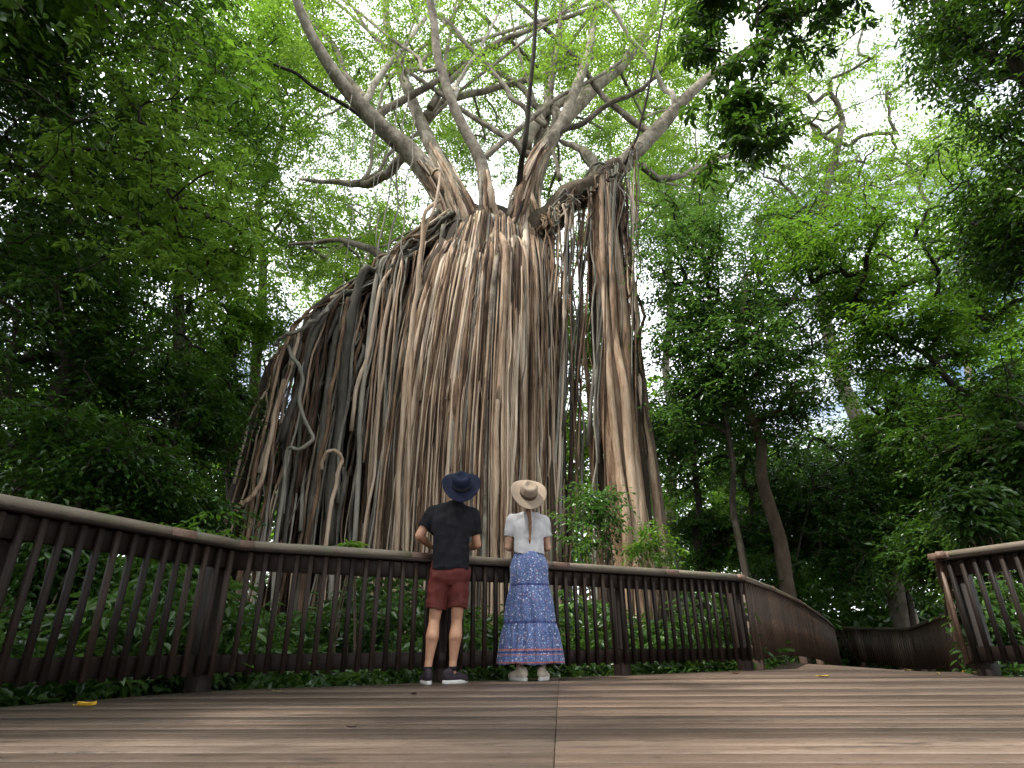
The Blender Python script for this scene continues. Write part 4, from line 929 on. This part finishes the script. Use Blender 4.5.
def limb_hand(caps, el, wr, hd, palm_n, side, rest=True):
    """palm, four bent fingers and a thumb; hd: hand direction, palm_n: back of the hand normal, side: direction of the thumb"""
    el, wr, hd, pn, sd_ = [np.array(x, float) for x in (el, wr, hd, palm_n, side)]
    hd /= np.linalg.norm(hd); sd_ = sd_-hd*(sd_@hd); sd_ /= np.linalg.norm(sd_); pn = np.cross(hd, sd_); pn *= np.sign(pn@np.array(palm_n, float))
    pc = wr+hd*.05
    for t in (-.026, -.009, .009, .026): caps.append((wr+hd*.01+sd_*t*.6, wr+hd*.085+sd_*t, .013, .0115))
    for i, (t, L) in enumerate(((.030, .068), (.010, .076), (-.010, .071), (-.029, .056))):
        b = wr+hd*.088+sd_*t; d1 = hd-pn*.45; d1 /= np.linalg.norm(d1); d2 = hd*.6-pn*1.0; d2 /= np.linalg.norm(d2); d3 = hd*.1-pn; d3 /= np.linalg.norm(d3)
        k1 = b+d1*L*.45; k2 = k1+d2*L*.32; k3 = k2+d3*L*.28
        caps += [(b, k1, .0095, .009), (k1, k2, .009, .0082), (k2, k3, .0082, .0072)]
    tb = wr+hd*.025+sd_*.025; t1 = tb+(hd*.7+sd_*.75)*.036; t2 = t1+(hd*.9+sd_*.2-pn*.4)*.032
    caps += [(tb, t1, .014, .011), (t1, t2, .011, .009)]
def head(caps, c, R, s=1.0):
    """skull, jaw, nose, brow, lips and ears; R maps local head axes (x right, y face, z up) to the body"""
    P = lambda x, y, z: c+R@(np.array([x, y, z])*s)
    caps += [(P(0, -.018, .035), P(0, .022, .040), .082*s, .078*s), (P(0, .02, -.02), P(0, .035, -.045), .066*s, .058*s), (P(-.022, .045, -.078), P(.022, .045, -.078), .032*s, .032*s), (P(0, .055, -.088), P(0, .058, -.085), .028*s, .026*s),
             (P(0, .092, .025), P(0, .116, -.012), .010*s, .014*s), (P(-.012, .102, -.016), P(.012, .102, -.016), .010*s, .010*s), (P(-.035, .088, .032), P(.035, .088, .032), .012*s, .012*s),
             (P(-.020, .092, -.046), P(.020, .092, -.046), .0085*s, .0085*s), (P(-.018, .091, -.058), P(.018, .091, -.058), .0085*s, .0085*s)]
    for e in (-1, 1): caps.append((P(e*.083, -.005, .018), P(e*.080, .0, -.022), .016*s, .012*s))
def eyes(parent, c, R, s=1.0):
    for e in (-1, 1):
        q = c+R@(np.array([e*.031, .086, .012])*s); m = MB()
        for rr, yy, mi in ((.012*s, 0, 0), (.0062*s, .0075*s, 1)):
            P = [q+R@np.array([0, yy-rr+2*rr*k/6, 0]) for k in range(7)]; tube(m, P, [rr*math.sqrt(max(.001, 1-((k/3)-1)**2)) for k in range(7)], 10, mi=mi)
        o = m.build('eye', [M['eye'], M['iris']], smooth=True); o.parent = parent
def hat(name, parent, c, R, br, cr, ch, m_, mb_, curl=.03, elong=1.12):
    """felt hat: brim, pinched crown with a teardrop dent, ribbon band; local z is the crown's axis, y the front"""
    S = 56; th = np.linspace(0, 2*math.pi, S, endpoint=False)
    def ring(r, z, el, curl_=0.):
        x = np.cos(th)*r; y = np.sin(th)*r*el
        return np.stack([x, y, np.full(S, z)+curl_*(np.abs(np.cos(th))**2.2)-curl_*.35*(np.abs(np.sin(th))**2)], 1)
    rows = []
    for k in range(9): t = k/8; rows.append(ring(br+(cr-br)*t, 0.0, 1+(elong-1)*(t*.6+.4), curl*(1-t)**1.4))
    n0 = len(rows)
    prof = [(cr*1.0, .012), (cr*.985, .03), (cr*.965, ch*.5), (cr*.94, ch*.72), (cr*.90, ch*.9), (cr*.80, ch*1.0), (cr*.66, ch*1.03), (cr*.48, ch*.93), (cr*.30, ch*.84), (cr*.12, ch*.80)]
    for r, z in prof:
        q = ring(r, z, elong)
        front = np.clip(np.sin(th), 0, 1)
        pin = np.exp(-((np.abs(np.cos(th))-.75)/.25)**2)*front*max(0, (z/ch)-.35)
        q[:, 0] *= 1-.28*pin; q[:, 1] *= 1-.1*pin
        if r < cr*.85: q[:, 0] *= 1-.30*front                        # teardrop: narrow at the front
        q[:, 2] += (front*-.012+np.clip(-np.sin(th), 0, 1)*.006)*(z > ch*.8)
        rows.append(q)
    top = np.concatenate(rows); nr = len(rows)
    bot = []
    for k in range(n0): q = rows[k].copy(); q[:, 2] -= .004; bot.append(q)
    allv = np.concatenate([top]+bot); 
    def W(v): return c+v@R.T
    fq = []
    for i in range(nr-1):
        for j in range(S): fq.append([i*S+j, i*S+(j+1) % S, (i+1)*S+(j+1) % S, (i+1)*S+j])
    b0 = nr*S
    for i in range(n0-1):
        for j in range(S): fq.append([b0+i*S+j, b0+(i+1)*S+j, b0+(i+1)*S+(j+1) % S, b0+i*S+(j+1) % S])
    for j in range(S): fq.append([j, b0+j, b0+(j+1) % S, (j+1) % S])
    m = MB(); m.add(W(allv), [np.array(fq), np.arange((nr-1)*S, nr*S)[None, :]])
    o = m.build('hat', m_, smooth=True); o.parent = parent
    m = MB(); V = np.concatenate([ring(cr*1.015, .004, elong), ring(cr*1.022, .02, elong), ring(cr*1.0, ch*.36, elong), ring(cr*.985, ch*.37, elong)])
    fq = [[i*S+j, i*S+(j+1) % S, (i+1)*S+(j+1) % S, (i+1)*S+j] for i in range(3) for j in range(S)]
    m.add(W(V), np.array(fq)); b = m.build('hat_band', mb_, smooth=True); b.parent = o
    return o
def shoe(parent, ank, yaw, m_, L=.27, tongue=True, sock=None):
    """trainer: sole, upper with toe box, heel counter, laces"""
    a = np.array(ank, float); d = np.array([math.sin(yaw), math.cos(yaw), 0]); s = np.array([d[1], -d[0], 0]); h = a.copy(); h[2] = 0; h -= d*.065
    P = lambda x, y, z: h+s*x+d*y+np.array([0, 0, z])
    up = fuse('shoe', [(P(0, .0, .055), P(0, .02, .052), .036, .038), (P(0, .0, .075), P(0, .035, .085), .035, .038), (P(0, .03, .05), P(0, L-.13, .045), .040, .040), (P(-.008, L-.13, .040), P(-.006, L-.065, .034), .040, .034), (P(.012, L-.14, .036), P(.014, L-.075, .032), .036, .028), (P(0, .03, .088), P(0, .12, .062), .032, .026)], .006, m_, parent, 3)
    # sole outline with thickness
    n = 30; V = []
    pts = []
    for k in range(n):
        t = 2*math.pi*k/n; y = (L/2)*(1-math.cos(t))-.038; fr_w = .036+.011*math.sin(math.pi*min(1, max(0, (y+.03)/(L*1.1))))**2
        x = math.copysign(abs(math.sin(t))**.62, math.sin(t))*fr_w; pts.append((x, y))
    for z, g_ in ((0.0, .97), (.006, 1.0), (.022, 1.02), (.028, .97)):
        for x, y in pts: V.append(P(x*g_, y if g_ > .98 else y*.99+.001, z+.012*max(0, (y-L*.62)/L)))
    fq = [[i*n+j, i*n+(j+1) % n, (i+1)*n+(j+1) % n, (i+1)*n+j] for i in range(3) for j in range(n)]
    m = MB(); m.add(np.array(V), [np.array(fq), np.arange(n-1, -1, -1)[None, :], np.arange(3*n, 4*n)[None, :]]); o = m.build('sole', M['sole'], smooth=True); o.parent = up
    m = MB()
    for k in range(4): y = .085+.022*k; z = .098-.010*k; tube(m, [P(-.022, y, z-.008), P(0, y+.004, z+.003), P(.022, y, z-.008)], .003, 5)
    o = m.build('laces', M['sole'], smooth=True); o.parent = up
    return up
def rotx(a): return np.array([[1, 0, 0], [0, math.cos(a), -math.sin(a)], [0, math.sin(a), math.cos(a)]])
def rotz(a): return np.array([[math.cos(a), -math.sin(a), 0], [math.sin(a), math.cos(a), 0], [0, 0, 1]])

# ---- man: feet at the railing, forearms on the handrail, head tipped back
mp_ = np.array([-.575, 5.62, .0])
man = empty('person', mp_, 'person in black t-shirt, maroon shorts and navy hat leaning on the railing, looking up', 'person')
kn, an = [(-.125, .035, .50), (.075, .030, .50)], [(-.170, -.015, .085), (.045, -.005, .085)]
hp = [(-.085, .0, .90), (.085, .0, .90)]
cps = []
for h_, k_, a_ in zip(hp, kn, an):
    h_, k_, a_ = map(np.array, (h_, k_, a_))
    cps += [(h_, h_*.45+k_*.55, .088, .068), (h_*.45+k_*.55, k_, .068, .052), (k_+[0, -.002, -.01], k_*.66+a_*.34+[0, -.028, 0], .047, .060), (k_*.66+a_*.34+[0, -.026, 0], k_*.22+a_*.78, .057, .034), (k_*.22+a_*.78, a_, .034, .034), (a_+[0, -.01, -.03], a_+[0, .012, -.05], .022, .018)]
cps += [((-.075, -.01, .93), (.075, -.01, .93), .098, .098), ((-.05, .0, 1.05), (.05, .0, 1.05), .095, .095), ((-.06, .02, 1.18), (.07, .02, 1.18), .088, .088), ((-.075, .025, 1.30), (.09, .025, 1.29), .085, .085), ((.02, .02, 1.44), (-.16, .025, 1.39), .042, .042), ((.02, .02, 1.44), (.18, .025, 1.375), .042, .042), ((.01, .022, 1.42), (.045, .01, 1.53), .052, .050)]
shl, shr = np.array((-.178, .02, 1.405)), np.array((.200, .02, 1.388))
ell, elr = np.array((-.300, .015, 1.20)), np.array((.255, .07, 1.14))
wrl, wrr = np.array((-.185, .215, 1.135)), np.array((.175, .270, 1.125))
for sh_, el_, wr_, sgn in ((shl, ell, wrl, 1), (shr, elr, wrr, -1)):
    cps += [(sh_, el_, .052, .040), (el_, el_*.6+wr_*.4, .042, .040), (el_*.6+wr_*.4, wr_, .039, .026)]
    hd = np.array([.55*sgn, .75, -.12]); limb_hand(cps, el_, wr_, hd, (0, 0, 1), (sgn, -.7, 0))
Rh = rotz(R_(2))@rotx(R_(42)); hc = np.array((.075, -.010, 1.62))
head(cps, hc, Rh)
fuse('body', cps, .0058, M['skin_m'], man, 3)
eyes(man, hc, Rh)
tee = []
for x0, x1, x2, w in ((-.075, -.068, -.100, 0), (0, .0, .005, 1), (.075, .070, .112, 0)):
    tee += [((x0, -.004, .90), (x1, .0, 1.10), .120, .108), ((x1, .0, 1.10), (x2, .012, 1.30), .106, .112)]
tee += [((-.100, .014, 1.30), (-.135, .018, 1.375), .105, .085), ((.112, .014, 1.30), (.155, .018, 1.36), .105, .085), ((.02, .02, 1.46), (-.165, .02, 1.405), .060, .066), ((.02, .02, 1.46), (.19, .02, 1.388), .060, .066), ((.01, .014, 1.36), (.03, .008, 1.47), .10, .068), ((.028, .01, 1.47), (.034, .008, 1.505), .066, .062)]
tee += [(shl, shl*.5+ell*.5, .074, .066), (shl*.5+ell*.5, shl*.36+ell*.64, .066, .064), (shr, shr*.5+elr*.5, .074, .068), (shr*.5+elr*.5, shr*.34+elr*.66, .068, .066)]
dl_, dr_ = (ell-shl)/np.linalg.norm(ell-shl), (elr-shr)/np.linalg.norm(elr-shr)
o = fuse('t_shirt', tee, .008, M['tee_black'], man, 8, fold=.014, seed=3)
def trim(o, planes, thick=.004):
    """cut a garment open where the rule says, then give it thickness"""
    bm = bmesh.new(); bm.from_mesh(o.data)
    kill = [v for v in bm.verts if any(fn(np.array(v.co)) for fn in planes)]
    bmesh.ops.delete(bm, geom=kill, context='VERTS'); bm.to_mesh(o.data); bm.free()
    s = o.modifiers.new('thickness', 'SOLIDIFY'); s.thickness = thick; s.offset = -1
trim(o, [lambda p: p[2] < .895+.012*math.sin(p[0]*20), lambda p: (p-shl)@dl_ > .165 and p[0] < -.17, lambda p: (p-shr)@dr_ > .175 and p[0] > .17, lambda p: p[2] > 1.522])
sh_c = [((-.07, -.010, .94), (.07, -.010, .94), .100, .100), ((-.08, -.012, .86), (.085, -.012, .86), .108, .108)]
for h_, k_ in zip(hp, kn):
    h_, k_ = np.array(h_), np.array(k_); sh_c += [(h_+[0, 0, -.03], h_*.35+k_*.65, .104, .092), (h_*.35+k_*.65, h_*.05+k_*.95, .092, .094)]
o = fuse('shorts', sh_c, .008, M['shorts'], man, 4, fold=.012, seed=8)
trim(o, [lambda p: p[2] < (.585 if p[0] > -.02 else .575)+.01*math.sin(p[0]*25), lambda p: p[2] > 1.02])
hair = [(hc+Rh@np.array([0, -.022, .045]), hc+Rh@np.array([0, -.012, .050]), .090, .088), (hc+Rh@np.array([-.03, -.055, -.01]), hc+Rh@np.array([.03, -.055, -.01]), .052, .052)]
o = fuse('hair', hair, .008, M['hair_dark'], man, 3, fold=.004); trim(o, [lambda p: (Rh.T@(p-hc))[1] > .045], .003)
Rt = rotz(R_(-4))@rotx(R_(56)); hat('hat', man, hc+Rh@np.array([0, -.045, .070]), Rt, .186, .092, .118, M['hat_navy'], M['hat_band'], .045)
shoe(man, (an[0][0], an[0][1], 0), R_(-8), M['shoe_dark'], .285); shoe(man, (an[1][0], an[1][1], 0), R_(52), M['shoe_dark'], .285)
for a_ in an:
    m = MB(); tube(m, [np.array(a_)+[0, -.0, .012], np.array(a_)+[0, 0, .045]], .041, 16); s_ = m.build('sock', M['tee_black'], smooth=True); s_.parent = man
man.rotation_euler = (0, 0, R_(9)); man.scale = (.97, .97, 1.018)

# ---- woman
wp = np.array([.175, 6.02, .0])
wom = empty('person', wp, 'person in white top and long blue floral skirt with a braid and sand coloured hat', 'person')
cps = []
an = [(-.105, -.02, .085), (.105, .0, .085)]; kn = [(-.09, .03, .48), (.09, .03, .48)]; hp = [(-.08, 0, .88), (.08, 0, .88)]
for h_, k_, a_ in zip(hp, kn, an):
    h_, k_, a_ = map(np.array, (h_, k_, a_))
    cps += [(h_, h_*.45+k_*.55, .085, .064), (h_*.45+k_*.55, k_, .064, .049), (k_, k_*.62+a_*.38+[0, -.02, 0], .047, .050), (k_*.62+a_*.38+[0, -.02, 0], k_*.22+a_*.78, .047, .032), (k_*.22+a_*.78, a_, .031, .030), (a_+[0, -.01, -.03], a_+[0, .012, -.05], .020, .017)]
cps += [((-.075, -.015, .92), (.075, -.015, .92), .095, .095), ((-.045, .0, 1.07), (.045, .0, 1.07), .082, .082), ((-.05, .015, 1.20), (.05, .015, 1.20), .076, .076), ((-.06, .018, 1.30), (.06, .018, 1.30), .074, .074), ((0, .014, 1.395), (-.135, .012, 1.36), .034, .036), ((0, .014, 1.395), (.135, .012, 1.36), .034, .036), ((0, .005, 1.38), (-.005, -.005, 1.49), .048, .044)]
shl, shr = np.array((-.155, .01, 1.368)), np.array((.155, .01, 1.368))
ell, elr = np.array((-.195, .03, 1.125)), np.array((.195, .04, 1.125))
wrl, wrr = np.array((-.115, .225, 1.128)), np.array((.115, .235, 1.128))
for sh_, el_, wr_, sgn in ((shl, ell, wrl, 1), (shr, elr, wrr, -1)):
    cps += [(sh_, el_, .044, .034), (el_, el_*.6+wr_*.4, .036, .034), (el_*.6+wr_*.4, wr_, .033, .023)]
    limb_hand(cps, el_, wr_, np.array([.45*sgn, .8, -.15]), (0, 0, 1), (sgn, -.6, 0))
Rh = rotz(R_(4))@rotx(R_(40)); hc = np.array((-.010, -.03, 1.578)); head(cps, hc, Rh, .95)
fuse('body', cps, .0058, M['skin_w'], wom, 3); eyes(wom, hc, Rh, .95)
tee = []
for x0, x1, x2 in ((-.058, -.050, -.080), (0, 0, 0), (.058, .050, .080)):
    tee += [((x0, -.002, 1.04), (x1, .0, 1.16), .108, .097), ((x1, .0, 1.16), (x2, .010, 1.30), .095, .096)]
tee += [((-.08, .01, 1.30), (-.115, .012, 1.355), .09, .072), ((.08, .01, 1.30), (.115, .012, 1.355), .09, .072), ((0, .005, 1.425), (-.14, .01, 1.37), .048, .056), ((0, .005, 1.425), (.14, .01, 1.37), .048, .056), ((0, .005, 1.33), (0, 0, 1.43), .088, .056),
       (shl, shl*.5+ell*.5, .062, .055), (shl*.5+ell*.5, shl*.38+ell*.62, .055, .053), (shr, shr*.5+elr*.5, .062, .055), (shr*.5+elr*.5, shr*.38+elr*.62, .055, .053)]
dl_, dr_ = (ell-shl)/np.linalg.norm(ell-shl), (elr-shr)/np.linalg.norm(elr-shr)
o = fuse('top', tee, .0075, M['tee_white'], wom, 8, fold=.013, seed=5)
trim(o, [lambda p: p[2] < 1.050+.008*math.sin(p[0]*30), lambda p: (p-shl)@dl_ > .155 and p[0] < -.145, lambda p: (p-shr)@dr_ > .155 and p[0] > .145, lambda p: p[2] > 1.452])
# tiered skirt with gathers
S = 160; th = np.linspace(0, 2*math.pi, S, endpoint=False); V = []; gg = np.random.RandomState(4)
prof = [(1.072, .124, .096, 0), (1.064, .130, .102, .002), (1.02, .158, .128, .004), (.95, .178, .150, .006), (.86, .176, .150, .006), (.79, .180, .153, .007), (.775, .181, .153, .003), (.765, .185, .158, .006), (.70, .200, .170, .010), (.60, .218, .186, .012), (.48, .232, .198, .012), (.465, .232, .198, .004), (.455, .238, .204, .008), (.38, .256, .220, .014), (.25, .275, .236, .017), (.15, .288, .248, .018), (.132, .289, .249, .018)]
p1, p2, p3 = gg.rand(3)*6
for (z, rx, ry, am) in prof:
    tier = 0 if z > .77 else 1 if z > .46 else 2
    wv = np.sin(th*(11+5*tier)+p1*tier+.6*np.sin(th*3+tier)+z*1.5)*.6+np.sin(th*(23+7*tier)+p2+1.2*np.sin(th*2+p3))*.4
    lowf = 1+.035*np.sin(th*3+p3)*(1.1-z)
    am *= 1.5
    V.append(np.stack([np.cos(th)*(rx*lowf+am*wv)+.0, np.sin(th)*(ry*lowf+am*wv)-.01, np.full(S, z)+.006*np.sin(th*5)*(z < .2)], 1))
n = len(prof); V = np.concatenate(V); fq = [[(i+1)*S+j, (i+1)*S+(j+1) % S, i*S+(j+1) % S, i*S+j] for i in range(n-1) for j in range(S)]
m = MB(); m.add(V, np.array(fq)); o = m.build('skirt', M['skirt'], smooth=True); o.parent = wom
sm = o.modifiers.new('thickness', 'SOLIDIFY'); sm.thickness = .003; sm.offset = -1
# hair cap and braid
hair = [(hc+Rh@np.array([0, -.020, .042]), hc+Rh@np.array([0, -.012, .047]), .086, .084), (hc+Rh@np.array([-.025, -.055, -.02]), hc+Rh@np.array([.025, -.055, -.02]), .050, .048), (hc+Rh@np.array([0, -.05, -.05]), np.array([-.005, -.085, 1.44]), .035, .022)]
o = fuse('hair', hair, .007, M['hair_brown'], wom, 3, fold=.004); trim(o, [lambda p: (Rh.T@(p-hc))[1] > .045], .003)
m = MB(); nb = 60
for ph_ in (0, 2.09, 4.19):
    P = []
    for k in range(nb):
        t = k/(nb-1); z = 1.475-.285*t; q = t*26+ph_; a_ = .013*(1-.55*t); P.append([-.012+.010*t+math.sin(q)*a_+.012*math.sin(t*3), -.112-.004*math.sin(t*3)+math.sin(2*q)*a_*.5, z])
    tube(m, P, [.012*(1-.55*k/(nb-1)) for k in range(nb)], 8, rough=.04)
tube(m, [[-.004, -.115, 1.195], [-.002, -.114, 1.165], [-.001, -.112, 1.135]], [.009, .011, .003], 8)
o = m.build('braid', M['hair_brown'], smooth=True); o.parent = wom
Rt = rotz(R_(3))@rotx(R_(60)); hat('hat', wom, hc+Rh@np.array([0, -.040, .072]), Rt, .178, .086, .112, M['hat_tan'], M['band_brown'], .035)
shoe(wom, (an[0][0], an[0][1], 0), R_(-28), M['shoe_beige'], .25); shoe(wom, (an[1][0], an[1][1], 0), R_(22), M['shoe_beige'], .25)
wom.rotation_euler = (0, 0, R_(6)); wom.scale = (1.01, 1.01, 1.045); wom.location.x = .145

# ------------------------------------------------------------------ fallen leaves on the deck
def fallen(label, px, py, L, yaw, col, curl=.3):
    p = atz(px, py, .004); nm = 'fallen_leaf'
    key = 'fallen%s' % (col,)
    if key not in M:
        m_, nt, out = newmat('fallen leaf'); n = noise(nt, 60, 4); bsdf(nt, out, ramp(nt, n, [(.3, tuple(x*.6 for x in col)), (.6, col)]), .6, n, .3, .003); M[key] = m_
    d = np.array([math.cos(yaw), math.sin(yaw), 0]); s = np.array([-d[1], d[0], 0]); V = []; fq = []; n = 9
    for k in range(n):
        t = k/(n-1); wd = L*.26*math.sin(math.pi*min(1, t*.93+.05))**.8
        for e in (-1, -.5, 0, .5, 1): V.append(p+d*(t-.5)*L+s*e*wd+np.array([0, 0, .002+L*curl*(abs(e)**1.6*.28+.35*(t-.5)**2)]))
    for k in range(n-1):
        for j in range(4): fq.append([k*5+j, (k+1)*5+j, (k+1)*5+j+1, k*5+j+1])
    m = MB(); m.add(np.array(V), np.array(fq)); tube(m, [p-d*L*.5+[0, 0, .004+L*curl*.1], p-d*L*.72+[0, 0, .012]], .0016, 5)
    o = m.build(nm, M[key], loc=p); setp(o, label, 'leaf', 'fallen leaves on the deck')
Yl, Yp, Br = (.65, .38, .03), (.42, .36, .14), (.06, .03, .02)
fallen('curled yellow leaf on the deck near the left railing', 86, 707, .09, .3, Yl, .8)
fallen('small pale leaf on the deck edge right of the left corner post', 278, 692, .055, .1, Yp)
fallen('dark brown scrap of leaf on the deck in front of the man', 414, 695, .05, 1.0, Br, .9)
fallen('orange yellow leaf lying right of the front railing corner', 824, 677, .115, .2, Yl, .3)
fallen('brown leaf on the deck just left of the front corner post', 736, 674, .07, .1, (.18, .07, .03), .6)
fallen('small yellow leaf lying alone on the deck near the ramp mouth', 939, 675, .06, 1.2, Yp, .8)
fallen('olive leaf at the ramp mouth, left of the two upright yellow ones', 908, 671, .085, .1, (.30, .24, .05), .4)
fallen('yellow leaf against the foot of the right railing post', 966, 673, .08, .4, Yl, .8)
fallen('pale yellow leaf standing on edge beside the right post', 975, 674, .07, 1.3, Yp, 1.)
fallen('tiny brown flake on the deck boards at lower centre left', 352, 728, .03, .4, Br, .5)
